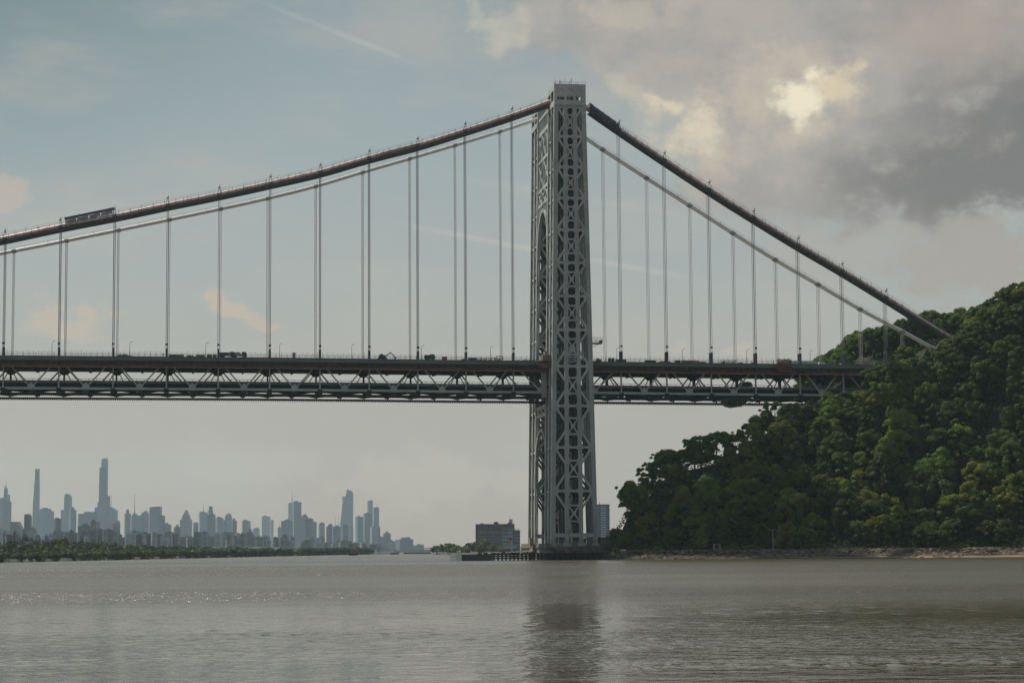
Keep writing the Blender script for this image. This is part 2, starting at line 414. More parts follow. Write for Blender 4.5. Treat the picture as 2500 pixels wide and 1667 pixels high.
# ------------------------------------------------------------------ trees
tag(UNDER.build('undergrowth', LEAF[0]), 'dark leafy undergrowth covering the bluff between the trees', 'undergrowth', kind='stuff')
def leafy(mb, lobes, nleaf, size, up=0.35):
    tot = sum(l[3] ** 2 for l in lobes)
    for cx, cy, cz, r in lobes:
        n = int(nleaf * r * r / tot)
        for _ in range(n):
            dz = random.uniform(-0.55, 1); a = random.uniform(0, 2 * PI); q = math.sqrt(1 - dz * dz)
            nn = V(q * math.cos(a), q * math.sin(a), dz)
            rr = r * random.uniform(0.55, 1.2)
            p = V(cx, cy, cz) + V(nn.x * rr, nn.y * rr, nn.z * rr * 0.82)
            nn = (nn + V(random.gauss(0, .45), random.gauss(0, .45), random.gauss(up, .4))).normalized()
            t = nn.cross(V(random.gauss(0, 1), random.gauss(0, 1), random.gauss(0, 1))).normalized(); w = nn.cross(t)
            s = size * random.uniform(0.6, 1.3)
            k = s * random.uniform(0.45, 0.8); dp = nn * s * 0.2
            mb.add([p - t * s, p - w * k - dp, p + t * s, p + w * k - dp], [(0, 1, 2, 3)])
TREES = []
def make_variant(k):
    R = random.uniform(5.0, 6.3); H = 12.5
    lobes = []
    style = k % 4
    ax, ay = random.uniform(.8, 1.2), random.uniform(.8, 1.2); lean = random.uniform(-1, 1), random.uniform(-1, 1)
    for i in range(56):
        a = random.uniform(0, 2 * PI); zf = random.random()
        if style == 0: env = math.sin(PI * (0.2 + 0.68 * zf)); zc = 2.6 + zf * 8.8
        elif style == 1: env = 1.0 - 0.8 * zf ** 1.6; zc = 2.2 + zf * 9.2
        elif style == 2: env = 0.55 + 0.5 * math.sin(PI * zf); zc = 2.0 + zf * 9.6
        else: env = 0.5 + 0.75 * zf * (1.35 - zf); zc = 2.6 + zf * 9.0
        rad = R * env * random.uniform(0.35, 1.0) ** .8
        lobes.append((rad * math.cos(a) * ax + lean[0] * zf, rad * math.sin(a) * ay + lean[1] * zf, zc, random.choice((.6, .8, 1.0, 1.2, 1.6))))
    for i in range(5):   # a few reaching sprays that break the outline
        a = random.uniform(0, 2 * PI); z_ = random.uniform(6, 12); lobes.append((R * .95 * math.cos(a) * min(1, (13.5 - z_) / 4), R * .95 * math.sin(a) * min(1, (13.5 - z_) / 4), z_, .6))
    mb = MB(); leafy(mb, lobes, 8000, 0.36)
    t = MB()
    t.tube([(0, 0, -2.5), (0.1, 0.05, 2.5), (0.25, -0.1, 5.5), (0.1, 0.1, 9)], [0.42, 0.32, 0.22, 0.08], 7)
    for i in range(7):
        l = lobes[i]; z0 = random.uniform(3, 6.5)
        t.tube([(0.15, 0, z0), (l[0] * 0.5, l[1] * 0.5, (z0 + l[2]) / 2 + 0.3), (l[0], l[1], l[2])], [0.17, 0.11, 0.03], 5)
    return mb, t
for k in range(9):
    cr, tr = make_variant(k)
    mi = k % 3
    base = thing('broadleaf_tree', 'x', 'tree')
    base.location = (0, -3000, -500)
    c = cr.build('crown', LEAF[mi], base); t = tr.build('trunk', MT['bark'], base)
    TREES.append((base, c, t, mi))
used = set()
CW = ['dark green', 'mid green', 'yellow-green']
def put_tree(k, x, y, z, s, sz=None, label=None, cat='tree', group=None, name='broadleaf_tree', matn=None):
    b0, c0, t0, mi = TREES[k]
    r = b0.copy(); COL.objects.link(r); r.name = name
    r.location = (x, y, z); r.rotation_euler = (0, 0, random.uniform(0, 2 * PI)); r.scale = (s, s, sz or s)
    for ch in (c0, t0):
        q = ch.copy(); COL.objects.link(q); q.parent = r
    r['label'] = label; r['category'] = cat
    if group: r['group'] = group
    return r
DECKTAB = []
# ------------------------------------------------------------------ deck profile
YN, YF = 13.5, 46.0                   # near and far cable planes
EDGE = [(-60, 867.2), (0, 867.8), (300, 870), (600, 872.5), (900, 876), (1100, 878.9), (1300, 881), (1500, 883.2), (1700, 885.8), (1890, 888.4), (2000, 889.2), (2150, 890.6), (2300, 892)]
_e = [on_y(a, b_, 9.0) for a, b_ in EDGE]
DZ = [(p.x, p.z) for p in _e]
def dz(x): return interp(DZ, x)
XL = on_y(-60, 900, YN).x; XR = 190.0

# ================================================================== BRIDGE
bridge = thing('suspension_bridge', 'grey steel double deck suspension bridge crossing the river', 'bridge')
def part(mb, name, m, parent=None, label=None, smooth=False):
    o = mb.build(name, m, parent or bridge, smooth=smooth)
    if label: o['label'] = label
    return o
# ---- tower
ZB0, ZTOP = 6.2, on_y(1395, 207, 0).z
def zz(py): return on_y(1399, py, 0).z
XC = [zz(p) for p in (297.3, 370.8, 446.3, 522, 601.5, 682, 764.3, 846.5, 941.5, 1040, 1143.5, 1252.5)]
XB = [(a + b_) / 2 for a, b_ in zip(XC, XC[1:])]
ZHEAD = zz(259)
XB = [zz(259) - 0.4] + XB + [zz(1308) + 0.3]
def hw(z): return 0.5 * (18.6 - (z - ZB0) * (6.2 / (ZTOP - ZB0)))
ROWS_N = [0.0, 8.0, 16.0]; ROWS_F = [43.5, 51.5, 59.5]
FR = (-1.0, -0.335, 0.335, 1.0)
def colx(fr, z): return fr * (hw(z) - 0.85)
def column(fr, y, parent, full=True):
    mb = MB(); cw = 1.7 if abs(fr) > 0.9 else 1.5
    if y not in (0.0, 59.5): cw *= 0.8
    zs = [ZB0, 45, 90, 135, ZHEAD + 1]
    for a, c in zip(zs, zs[1:]):
        P, Q = V(colx(fr, a), y, a), V(colx(fr, c), y, c)
        mb.beam(P, Q, cw * 0.72, 1.0, (0, 1, 0))
        for sx in (-1, 1):
            o = V(sx * (cw / 2 - 0.12), 0, 0); mb.beam(P + o, Q + o, 0.26, 1.5, (0, 1, 0))
    if y in (0.0, 43.5):
        z = ZB0 + 2
        while z < ZHEAD - 1:
            x = colx(fr, z); mb.box(x - cw / 2, x + cw / 2, y - 0.78, y - 0.4, z - 0.09, z + 0.09); z += 2.35
            if z > 3: mb.box(x - cw / 2 + .18, x + cw / 2 - .18, y - 0.66, y - 0.5, z - 1.3, z - 0.5)
    part(mb, 'column', MT['steel'] if (y in (0.0, 43.5, 59.5) or abs(fr) > .9) else MT['steel_in_shade'], parent)
def face(y, t, w=1.0, heavy=True):
    """bracing in a plane y = const: K-braces in the outer bays, X panels in the middle bay"""
    mb = MB(); n = (0, 1, 0); wd = 0.85 * w; s0 = 0.5
    for i, z in enumerate(XB):
        if i == len(XB) - 1: mb.beam((colx(-1, z), y, z), (colx(1, z), y, z), 1.6, t * 1.2, n); continue
        mb.beam((colx(-1, z), y, z), (colx(1, z), y, z), wd * 1.05, t, n)
        up = (XC[i - 1] - z) if i else 4; dn = z - XC[i]
        for sx in (-1, 1):
            for sg, mod in ((1, up), (-1, dn)):
                if i == 0 and sg == 1: continue
                z2 = z + sg * mod * 0.80
                if z2 < ZB0 + .5: continue
                mb.beam((colx(sx, z) - sx * 0.7, y, z + sg * 0.4), (colx(sx * 0.335, z2) + sx * 0.3, y, z2), wd, t * 0.96, n)
                # knee gussets at the column
                x0 = colx(sx, z) - sx * 0.75
                mb.prism([(0, 0), (-sx * 1.5, 0), (0, sg * 1.7)], (x0, y, z + sg * wd / 2), (1, 0, 0), (0, 0, 1), t * 0.9, n)
                x1 = colx(sx * 0.335, z) + sx * 0.7
                mb.prism([(0, 0), (sx * 0.7, 0), (0, sg * 0.7)], (x1, y, z + sg * wd / 2), (1, 0, 0), (0, 0, 1), t * 0.9, n)
        for sx in (-1, 1):
            for sg in (1, -1):
                x1 = colx(sx * 0.335, z) - sx * 0.7
                mb.prism([(0, 0), (-sx * 0.8, 0), (0, sg * 0.8)], (x1, y, z + sg * wd / 2), (1, 0, 0), (0, 0, 1), t * 0.9, n)
    for i, zc in enumerate(XC):
        hgt = min(3.1, (XB[i] - XB[i + 1]) * 0.2 + 0.15)
        xi = colx(0.335, zc) - 0.5
        for sg in (-1, 1):
            z = zc + sg * hgt
            mb.beam((-xi - .2, y, z), (xi + .2, y, z), wd * 0.72, t, n)
            for sx in (-1, 1):
                mb.prism([(0, 0), (-sx * 0.75, 0), (0, sg * 0.75)], (sx * (xi - .15), y, z + sg * .3), (1, 0, 0), (0, 0, 1), t * 0.9, n)
                mb.prism([(0, 0), (-sx * 0.6, 0), (0, -sg * 0.9)], (sx * (xi - .15), y, z - sg * .3), (1, 0, 0), (0, 0, 1), t * 0.9, n)
        mb.beam((-xi, y, zc - hgt), (xi, y, zc + hgt), wd * 0.6, t * 0.94, n)
        mb.beam((-xi, y, zc + hgt), (xi, y, zc - hgt), wd * 0.6, t * 0.88, n)
        mb.beam((0, y, zc - 0.8), (0, y, zc + 0.8), 1.5, t * 0.8, n)
    return mb
def ladder_x(sx, fr, ya, yb, w=0.55, skip=None, t=0.5):
    """lacing in the plane of one column line, between two column rows"""
    mb = MB(); 
    for i in range(len(XB) - 1):
        z1, z0 = XB[i], XB[i + 1]; zm = XC[i]
        f = lambda z: colx(fr, z) * 1.0
        if skip and not (z1 < skip[0] or z0 > skip[1]): continue
        nn = (1, 0, 0)
        mb.beam((f(z1), ya, z1), (f(z1), yb, z1), w * 1.35, t, nn)
        mb.beam((f(z1), ya + .4, z1 - .3), (f(z0), yb - .4, z0 + .3), w, t * 0.95, nn)
        mb.beam((f(z1), yb - .4, z1 - .3), (f(z0), ya + .4, z0 + .3), w, t * 0.85, nn)
        if w > .5:
            mb.beam((f(zm), ya, zm), (f(zm), yb, zm), w * 0.5, t * 0.5, nn)
    return mb
DKZ = (dz(0) - 16, dz(0) + 5)
for rows in (ROWS_N, ROWS_F):
    leg = MB()
    leg_o = thing('tower_leg', None, None); leg_o.parent = bridge
    for y in rows:
        for fr in FR: column(fr, y, leg_o)
    part(face(rows[0], 0.7), 'bracing_panel', MT['steel'], leg_o)
    part(face(rows[1], 0.6, 0.9), 'bracing_panel', MT['steel_in_shade'], leg_o)
    part(face(rows[2], 0.7), 'bracing_panel', MT['steel_in_shade'], leg_o)
    for fr in FR:
        for a, b_ in zip(rows, rows[1:]):
            inner = (a >= 8 and b_ <= 51)
            part(ladder_x(0, fr, a, b_, 0.62 if abs(fr) > .9 else 0.42, DKZ if inner else None), 'side_lacing', MT['steel'] if abs(fr) > .9 else MT['steel_in_shade'], leg_o)
    # horizontal plates added at the bracing levels to block sky light inside the leg
    for z in XB[1:-1]:
        if DKZ[0] < z < DKZ[1]: continue
        mb = MB(); w_ = colx(1, z) - .5
        mb.box(-w_, w_, rows[0] + .5, rows[1] - .4, z - .12, z + .02); mb.box(-w_, w_, rows[1] - .4, rows[2] - .5, z - .10, z + .0)
        mb.beam((-w_, rows[0] + 4, z - .4), (w_, rows[0] + 4, z - .4), 0.5, 0.4, (0, 1, 0))
        part(mb, 'sky_blocking_plate', MT['steel_dk'], leg_o)
    # flared shoes
    for fr in FR:
        for y in rows:
            mb = MB(); x = colx(fr, ZB0)
            mb.box(x - 1.5, x + 1.5, y - 1.5, y + 1.5, ZB0 - 1.2, ZB0 + 0.15)
            for k in range(5):
                xx = x - 1.9 + k * 0.95
                mb.beam((x - 1.2 + k * .6, y - 1.55, ZB0 + 0.1), (xx, y - 2.0, ZB0 - 2.9), 0.28, 0.3, (0, 1, 0))
            mb.beam((x, y - 1.45, ZB0 + 1.6), (x, y - 1.45, ZB0), 0.5, 0.5, (0, 1, 0))
            part(mb, 'column_shoe', MT['steel'], leg_o)
    # head block: portal windows in a solid cap
    y0, y1 = rows[0] - 0.9, rows[2] + 0.9
    z0, z1 = ZHEAD, ZTOP; W = hw(ZTOP) + 0.15
    mb = MB()
    wz0, wz1 = zz(246), zz(219)
    fy = [y0, y1 - 0.5]
    for y in fy:
        cols = [-W, -W * 0.80, -W * 0.36, -W * 0.20, W * 0.22, W * 0.38, W * 0.80, W]
        for a, b_ in ((0, 1), (2, 3), (4, 5), (6, 7)): mb.box(cols[a], cols[b_], y, y + .5, wz0, wz1)
        mb.box(-W, W, y, y + .5, z0, wz0); mb.box(-W, W, y, y + .5, wz1, z1)
        for a, b_ in ((1, 2), (3, 4), (5, 6)):
            for c0, sx in ((cols[a], 1), (cols[b_], -1)):
                mb.prism([(0, 0), (sx * 0.8, 0), (0, -1.0)], (c0, y + .25, wz1), (1, 0, 0), (0, 0, 1), 0.46, (0, 1, 0))
            mb.box(cols[a], cols[b_], y + .2, y + .34, wz0 + 1.3, wz1)
            mb.box(cols[a], cols[b_], y + .06, y + .2, wz0 + 1.6, wz0 + 2.6)
            mb.box((cols[a] + cols[b_]) / 2 - .5, (cols[a] + cols[b_]) / 2 - .25, y + .1, y + .4, wz0, wz0 + 1.3)
        mb.box(-W - .12, W + .12, y - .1, y + .6, z0 + 0.1, z0 + 0.45)
    for x in (-W, W - .5):
        yy0, yy1 = y0 + .5, y1 - .5; q = (yy1 - yy0) / 2
        mb.box(x, x + .5, yy0, yy1, z0, z0 + 2.2); mb.box(x, x + .5, yy0, yy1, z1 - 2.2, z1)
        for c in (yy0, yy0 + q - .9, yy1 - 1.2): mb.box(x + .01, x + .49, c, c + 1.2, z0 + 2.2, z1 - 2.2)
    mb.box(-W + .5, W - .5, y0 + .5, y1 - .5, z1 - .6, z1 - .1)
    hd = part(mb, 'tower_head', MT['steel'], leg_o)
    mb = MB()
    for k in range(9):
        x = random.uniform(-W, W); mb.tube([(x, random.choice((y0, y1, y0)), z1 - .2), (x, y0, z1 + random.uniform(0.7, 2.4))], 0.07, 4)
    for x in (-W, -W / 2, 0, W / 2, W): mb.box(x - .05, x + .05, y0, y0 + .1, z1 - .1, z1 + 1.0)
    mb.box(-W, W, y0, y0 + .06, z1 + .9, z1 + .98); mb.box(-W, W, y0, y0 + .06, z1 + .45, z1 + .5)
    part(mb, 'antenna_cluster', MT['steel_dk'], leg_o)
# ---- portal between the legs, on the river and land faces
YA, YB = 16.0, 43.5
bands = [zz(286) , zz(356), zz(430), zz(468)]
def ellipse_arch(mb, xf, zs, zc, w, t, nseg=22):
    pts = []
    for k in range(nseg + 1):
        a = PI * k / nseg; y = (YA + YB) / 2 - (YB - YA - 1.2) / 2 * math.cos(a); z = zs + (zc - zs) * math.sin(a) ** 0.9
        pts.append(V(xf(z), y, z))
    for a, b_ in zip(pts, pts[1:]): mb.beam(a, b_, w, t, (1, 0, 0))
    return pts
for sx in (-1, 1):
    f = lambda z: sx * (hw(z) - 0.85); n = (1, 0, 0)
    mb = MB()
    for i, z in enumerate(bands): mb.beam((f(z), YA, z), (f(z), YB, z), 1.7 if i == 0 else 1.3, 0.8, n)
    zt = bands[0]; top = ZHEAD + 2
    mb.beam((f(top), YA, top), (f(top), YB, top), 1.2, 0.8, n)
    for k in range(9):
        y = YA + (YB - YA) * k / 8; mb.beam((f(zt), y, zt), (f(top), y, top), 0.45, 0.5, n)
    # top panel: crossed lacing
    for a, b_, nx in ((bands[1], bands[0], 3), (bands[2], bands[1], 2), (bands[3], bands[2], 3)):
        for k in range(nx):
            ya = YA + (YB - YA) * k / nx; yb = YA + (YB - YA) * (k + 1) / nx
            mb.beam((f(a), ya, a + .5), (f(b_), yb, b_ - .5), 0.6, 0.6, n); mb.beam((f(a), yb, a + .5), (f(b_), ya, b_ - .5), 0.6, 0.52, n)
            mb.beam((f(a), ya, a), (f(b_), ya, b_), 0.45, 0.5, n)
            if b_ == bands[1]:
                for q in (0.25, 0.5, 0.75): y = ya + (yb - ya) * q; mb.beam((f(a), y, a), (f(b_), y, b_), 0.35, 0.4, n)
    part(mb, 'portal_bracing', MT['steel'])
    mb = MB(); crown = zz(487); spr = zz(600)
    pts = ellipse_arch(mb, f, spr, crown, 1.3, 1.3)
    part(mb, 'portal_arch', MT['steel'])
    mb = MB()
    for k in (2, 4, 6, 8, 11, 14, 16, 18, 20):
        p = pts[k]; mb.beam(p, (f(bands[3]), p.y, bands[3]), 0.4, 0.5, n)
        q = pts[min(k + 2, 20)] if k < 11 else pts[max(k - 2, 2)]
        mb.beam((f(bands[3]), p.y, bands[3]), q, 0.4, 0.42, n)
    for k, sgn in ((1, 0), (2, 0), (3, 0), (19, 1), (20, 1), (21, 1)):
        p = pts[k]; yy = YA if sgn == 0 else YB; mb.beam(p, (f(p.z + 3), yy, p.z + 3), 0.4, 0.4, n)
    for k in range(4):
        for s in (0, 1):
            zz0 = spr - k * 13; zz1 = spr - (k + 1) * 13
            y0 = (YA + .3, YA + 2.6) if s == 0 else (YB - .3, YB - 2.6)
            if zz1 < DKZ[1]: continue
            mb.beam((f(zz0), y0[0], zz0), (f((zz0 + zz1) / 2), y0[1], (zz0 + zz1) / 2), 0.4, 0.4, n)
            mb.beam((f((zz0 + zz1) / 2), y0[1], (zz0 + zz1) / 2), (f(zz1), y0[0], zz1), 0.4, 0.4, n)
    part(mb, 'spandrel_lacing', MT['steel'])
    # lower portal under the deck
    mb = MB(); zt, zb2, cr, sp = dz(0) - 17, zz(1003), zz(1040), zz(1115)
    for z in (zt, zb2): mb.beam((f(z), YA, z), (f(z), YB, z), 1.4, 0.8, n)
    for k in range(3):
        ya = YA + (YB - YA) * k / 3; yb = YA + (YB - YA) * (k + 1) / 3
        mb.beam((f(zb2), ya, zb2 + .5), (f(zt), yb, zt - .5), 0.6, 0.6, n); mb.beam((f(zb2), yb, zb2 + .5), (f(zt), ya, zt - .5), 0.6, 0.52, n)
    part(mb, 'lower_portal_bracing', MT['steel']); mb = MB()
    pts = ellipse_arch(mb, f, sp, cr, 1.3, 1.3)
    for k in (2, 4, 7, 11, 15, 18, 20): p = pts[k]; mb.beam(p, (f(zb2), p.y, zb2), 0.4, 0.5, n)
    part(mb, 'lower_portal_arch', MT['steel']); mb = MB()
    for zq in (zz(1170), zz(1225), zz(1290)):
        for s in (-1, 1):
            yy = YA if s < 0 else YB; mb = MB()
            mb.beam((f(zq), yy, zq), (f(zq - 7), yy - s * 3.2, zq - 7), 0.5, 0.5, n); mb.beam((f(zq - 7), yy - s * 3.2, zq - 7), (f(zq - 14 if zq > 25 else 7), yy, max(7, zq - 14)), 0.5, 0.5, n)
            part(mb, 'lower_portal_knee', MT['steel'])

# ---- main cables
NEARL = [(-60, 600), (14, 586), (149, 557.5), (281, 532), (409, 505), (535, 479.5), (656, 453), (781, 424.5), (903, 389.5), (1021, 359), (1136.5, 323), (1250, 286.5), (1343, 253)]
NEARR = [(1437, 270), (1512, 322), (1619, 394), (1728, 466), (1840, 536.5), (1948.5, 603), (2057, 666.5), (2164, 732), (2250, 786), (2318, 829), (2380, 868)]
FARL = [(-60, 630), (33.5, 613.2), (162.7, 587.7), (288.7, 562.2), (411, 537), (537, 510.5), (656, 484), (771, 455), (887, 420.3), (999.8, 387.7), (1111, 355), (1221.6, 321.2), (1311.7, 291)]
FARR = [(1438, 343), (1474.4, 367.7), (1580.7, 436.6), (1682, 501), (1794, 572.5), (1894.7, 635.6), (2000, 696.4), (2101.7, 756), (2202, 809), (2291, 857.8), (2350, 890)]
def curve3(P, y):
    return catmull([on_y(a, b_, y) for a, b_ in P], 5)
CN = [curve3(NEARL, YN), curve3(NEARR, YN)]; CF = [curve3(FARL, YF), curve3(FARR, YF)]
# carry the near cable in a smooth line through the saddle
def zat(curves, x):
    for c in curves:
        if c[0].x <= x <= c[-1].x:
            for a, b_ in zip(c, c[1:]):
                if a.x <= x <= b_.x: return a.z + (b_.z - a.z) * (x - a.x) / (b_.x - a.x)
    return None
def off(c, dy, dzv=0): return [p + V(0, dy, dzv) for p in c]
for Cc, near in ((CN, True), (CF, False)):
    mid = [V(Cc[0][-1].x + (Cc[1][0].x - Cc[0][-1].x) * t, Cc[0][-1].y, (Cc[0][-1].z * (1 - t) + Cc[1][0].z * t) + 2.4 * math.sin(PI * t)) for t in (0.25, 0.5, 0.75)]
    for dy in (-1.37, 1.37):
        mb = MB(); mb.tube(off(Cc[0], dy, 0.6 if near else 0) + off(mid, dy) + off(Cc[1], dy, 0.6 if near else 0), 0.8 if near else 0.52, 12)
        part(mb, 'main_cable', MT['cable_red'] if near else MT['cable'], None, 'red primed main cable' if near else 'bare grey main cable', smooth=True)
# hand ropes over the cables with their posts
for Cc, near in ((CN, True), (CF, False)):
    mb = MB()
    for c in Cc:
        for dy in (-2.1, 2.1):
            up = 1.9 if near else 1.2
            mb.tube(off(c, dy, up), 0.05 if near else 0.04, 4); 
            if near: mb.tube(off(c, dy, up + .7), 0.035, 4)
            x = c[0].x + 1.5
            while x < c[-1].x - 1:
                z = zat(Cc, x); mb.box(x - .05, x + .05, c[0].y + dy - .05, c[0].y + dy + .05, z + .2, z + up + (.75 if near else 0)); x += 4.4 if near else 9
    part(mb, 'hand_rope', MT['steel_dk'])
# enclosed catwalk hung around the near cable
for c in CN:
    mb = MB()
    for a, b_ in zip(c, c[1:]):
        for yy in (YN - 2.5, YN + 2.5):
            mb.beam(a + V(0, yy - YN, -0.9), b_ + V(0, yy - YN, -0.9), 0.75, 0.1, (0, 1, 0))
        mb.beam(a + V(0, 0, -1.3), b_ + V(0, 0, -1.3), 0.15, 4.9, (0, 1, 0))
    part(mb, 'catwalk', MT['catwalk'])
    mb = MB(); 
    for a, b_ in zip(c, c[1:]):
        mb.beam(a + V(0, -2.57, 0.02), b_ + V(0, -2.57, 0.02), 0.22, 0.1, (0, 1, 0))
        mb.beam(a + V(0, -2.57, 0.78), b_ + V(0, -2.57, 0.78), 0.12, 0.1, (0, 1, 0))
    x = c[0].x + 1
    while x < c[-1].x - 1:
        z = zat(CN, x); mb.box(x - .08, x + .08, YN - 2.64, YN - 2.55, z - 1.2, z + 1.6); x += 2.9
    part(mb, 'catwalk_rail', MT['steel_dk'])
mb = MB()
c = [p for p in CN[0] if on_y(903, 380, YN).x <= p.x <= on_y(1021, 350, YN).x]
for a, b_ in zip(c, c[1:]): mb.beam(a + V(0, -1.4, 0.75), b_ + V(0, -1.4, 0.75), 0.9, 1.5, (0, 1, 0))
part(mb, 'cable_cover', MT['tan'], None, 'cream cover sheet wrapped over the near cable')

# ---- suspenders
NB = [8.5, 144, 276.4, 406.7, 533, 658.4, 781, 901.4, 1020.2, 1137.5, 1253, 1515.9, 1627.2, 1735.7, 1843.9, 1952, 2058.3, 2163.5]
FB = [30.2, 159, 286, 411, 537, 652, 770, 885.4, 1001, 1112.7, 1223.6, 1477.2, 1584.1, 1689.4, 1794.4, 1897.3, 2000.5, 2102, 2203.9, 2282]
NXS = [on_y(p, 880, YN).x for p in NB]; FXS = [on_y(p, 875, YF).x for p in FB]
for XS, yc, Cc, near in ((NXS, YN, CN, True), (FXS, YF, CF, False)):
    for x in XS:
        z1 = zat(Cc, x)
        if z1 is None: continue
        z0 = dz(x) - 1.0
        if z1 - z0 < 1: continue
        mb = MB()
        for dy in (-1.37, 1.37):
            for dx in (-0.27, 0.27): mb.tube([(x + dx, yc + dy, z0), (x + dx, yc + dy, z1 + .1)], 0.085 if near else 0.08, 6)
        s = part(mb, 'suspender', MT['rope_dk'] if near else MT['rope'])
        for dy in (-1.37, 1.37):
            mb = MB(); zl, zr = zat(Cc, x - .8) or z1, zat(Cc, x + .8) or z1
            mb.tube([(x - .8, yc + dy, zl + (.35 if near else 0)), (x + .8, yc + dy, zr + (.35 if near else 0))], 0.92 if near else 0.68, 10)
            part(mb, 'cable_band', MT['steel_dk'] if near else MT['steel'], s)
        if near:
            mb = MB(); big = x > 0
            for dy in (-1.37, 1.37):
                mb.tube([(x, yc + dy, z0), (x, yc + dy, dz(x) + (4.6 if big else 3.6))], 0.5 if big else 0.42, 8)
            part(mb, 'rope_sleeve', MT['sleeve'], s)
            mb = MB(); zd = dz(x) + (6.6 if big else 5.1); mb.tube([(x, yc - 1.37, zd - .35), (x, yc - 1.37, zd + .35)], 0.5, 8); part(mb, 'rope_clamp', MT['timber'], s)
            # little rope stand on the cable over each band
            mb = MB(); zt = z1 + .7
            for sx in (-.7, .7): mb.tube([(x + sx, YN - 2.2, zt - .5), (x + sx * .2, YN - 2.2, zt + 2.3)], 0.09, 4)
            mb.tube([(x, YN - 2.2, zt + 2.1), (x + .2, YN - 2.2, zt + 3.6)], 0.1, 4); mb.box(x - .5, x + .5, YN - 2.4, YN - 2.0, zt + 2.2, zt + 2.5)
            mb.tube([(x - .1, YN - 2.2, zt + 2.5), (x + .9, YN - 2.2, zt + 3.2)], 0.08, 4)
            part(mb, 'rope_stand', MT['steel_dk'], s)

# ---- deck
def strip(mb, xs, y0, y1, o0, o1):
    for a, b_ in zip(xs, xs[1:]):
        vs = [(x, y, dz(x) + o) for x in (a, b_) for y in (y0, y1) for o in (o0, o1)]
        mb.add(vs, [(0, 1, 3, 2), (4, 6, 7, 5), (0, 4, 5, 1), (2, 3, 7, 6), (1, 5, 7, 3), (0, 2, 6, 4)])
DXS = [XL + (XR - XL) * k / 44 for k in range(45)]
YE0, YE1 = 9.0, 50.5
mb = MB(); strip(mb, DXS, YE0 + .1, YE1 - .1, -0.55, -0.05); part(mb, 'upper_deck', MT['asphalt'])
for y in (YE0, YE1):
    mb = MB(); strip(mb, DXS, y - .15, y + .15, -1.5, 0.0); strip(mb, DXS, y - .35, y + .35, -0.12, 0.06); strip(mb, DXS, y - .3, y + .3, -1.6, -1.45)
    x = XL
    while x < XR: mb.box(x - .06, x + .06, y - .27, y + .27, dz(x) - 1.46, dz(x) - .1); x += 2.29
    part(mb, 'fascia_girder', MT['steel_dk'])
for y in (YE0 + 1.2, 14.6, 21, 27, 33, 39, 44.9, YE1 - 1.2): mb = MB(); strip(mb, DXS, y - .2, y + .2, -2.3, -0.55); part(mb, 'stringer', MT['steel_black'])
# red brown netting and its tan lower edge
mb = MB(); strip(mb, DXS, YE0 + .8, YE0 + .9, -4.0, -2.95); part(mb, 'debris_netting', MT['netting'], None, 'red brown containment netting along the near side')
mb = MB(); strip(mb, DXS, YE0 + .5, YE0 + 1.2, -4.2, -4.0); part(mb, 'netting_walkway', MT['tan'])
mb = MB(); x = XL
while x < XR: mb.box(x - .06, x + .06, YE0 + .5, YE0 + .62, dz(x) - 4.1, dz(x) - 1.6); x += 2.6
strip(mb, DXS, YE0 + .45, YE0 + .55, -2.25, -2.1)
part(mb, 'netting_post', MT['steel_dk'])
# floor beams, upper and lower, at every panel point and half panel
def nodes_from(xs):
    r = []
    for a, b_ in zip(xs, xs[1:]): r += [a, (a + b_) / 2]
    return r + [xs[-1]]
TXS = [NXS[0] - (NXS[1] - NXS[0])] + NXS[:11] + [NXS[11] - (NXS[11] - NXS[10]) / 2] + NXS[11:] 
NODES = nodes_from(TXS)
for i, x in enumerate(NODES):
    z = dz(x); mb = MB()
    mb.beam((x, YE0 + .5, z - 2.2), (x, YE1 - .5, z - 2.2), 2.0, 0.6, (1, 0, 0))
    mb.beam((x, 18, z - 3.3), (x, 41, z - 3.3), 0.9, 0.6, (1, 0, 0))
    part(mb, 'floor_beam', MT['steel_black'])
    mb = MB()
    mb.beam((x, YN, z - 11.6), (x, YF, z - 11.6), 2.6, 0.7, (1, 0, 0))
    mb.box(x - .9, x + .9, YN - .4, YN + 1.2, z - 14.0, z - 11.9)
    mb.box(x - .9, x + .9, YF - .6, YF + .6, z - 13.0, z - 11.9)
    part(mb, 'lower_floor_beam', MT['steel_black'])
mb = MB(); strip(mb, DXS, YN + 1, YF - 1, -10.3, -9.9)
for y in (17, 23, 29.7, 36, 42.5): strip(mb, DXS, y - .2, y + .2, -11.2, -10.3)
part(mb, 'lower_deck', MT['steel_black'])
mb = MB(); strip(mb, DXS, YN + 1.0, YN + 1.15, -10.0, -8.9); strip(mb, DXS, YF - 1.2, YF - 1.0, -10.0, -8.9)
for y in (YN + 1.1, YF - 1.1):
    strip(mb, DXS, y - .08, y + .08, -8.35, -8.2); x = XL
    while x < XR: mb.box(x - .07, x + .07, y - .07, y + .07, dz(x) - 10, dz(x) - 8.2); x += 3.05
part(mb, 'lower_parapet', MT['steel_dk'])
# bottom laterals
mb = MB()
for k, (a, b_) in enumerate(zip(NODES[::2], NODES[2::2])):
    za, zb3 = dz(a) - 12.7, dz(b_) - 12.7
    mb.beam((a, YN, za), (b_, YF, zb3), 0.6, 0.5, (0, 0, 1)); mb.beam((a, YF, za + .02), (b_, YN, zb3 + .02), 0.6, 0.5, (0, 0, 1))
part(mb, 'bottom_lateral', MT['steel_black'])
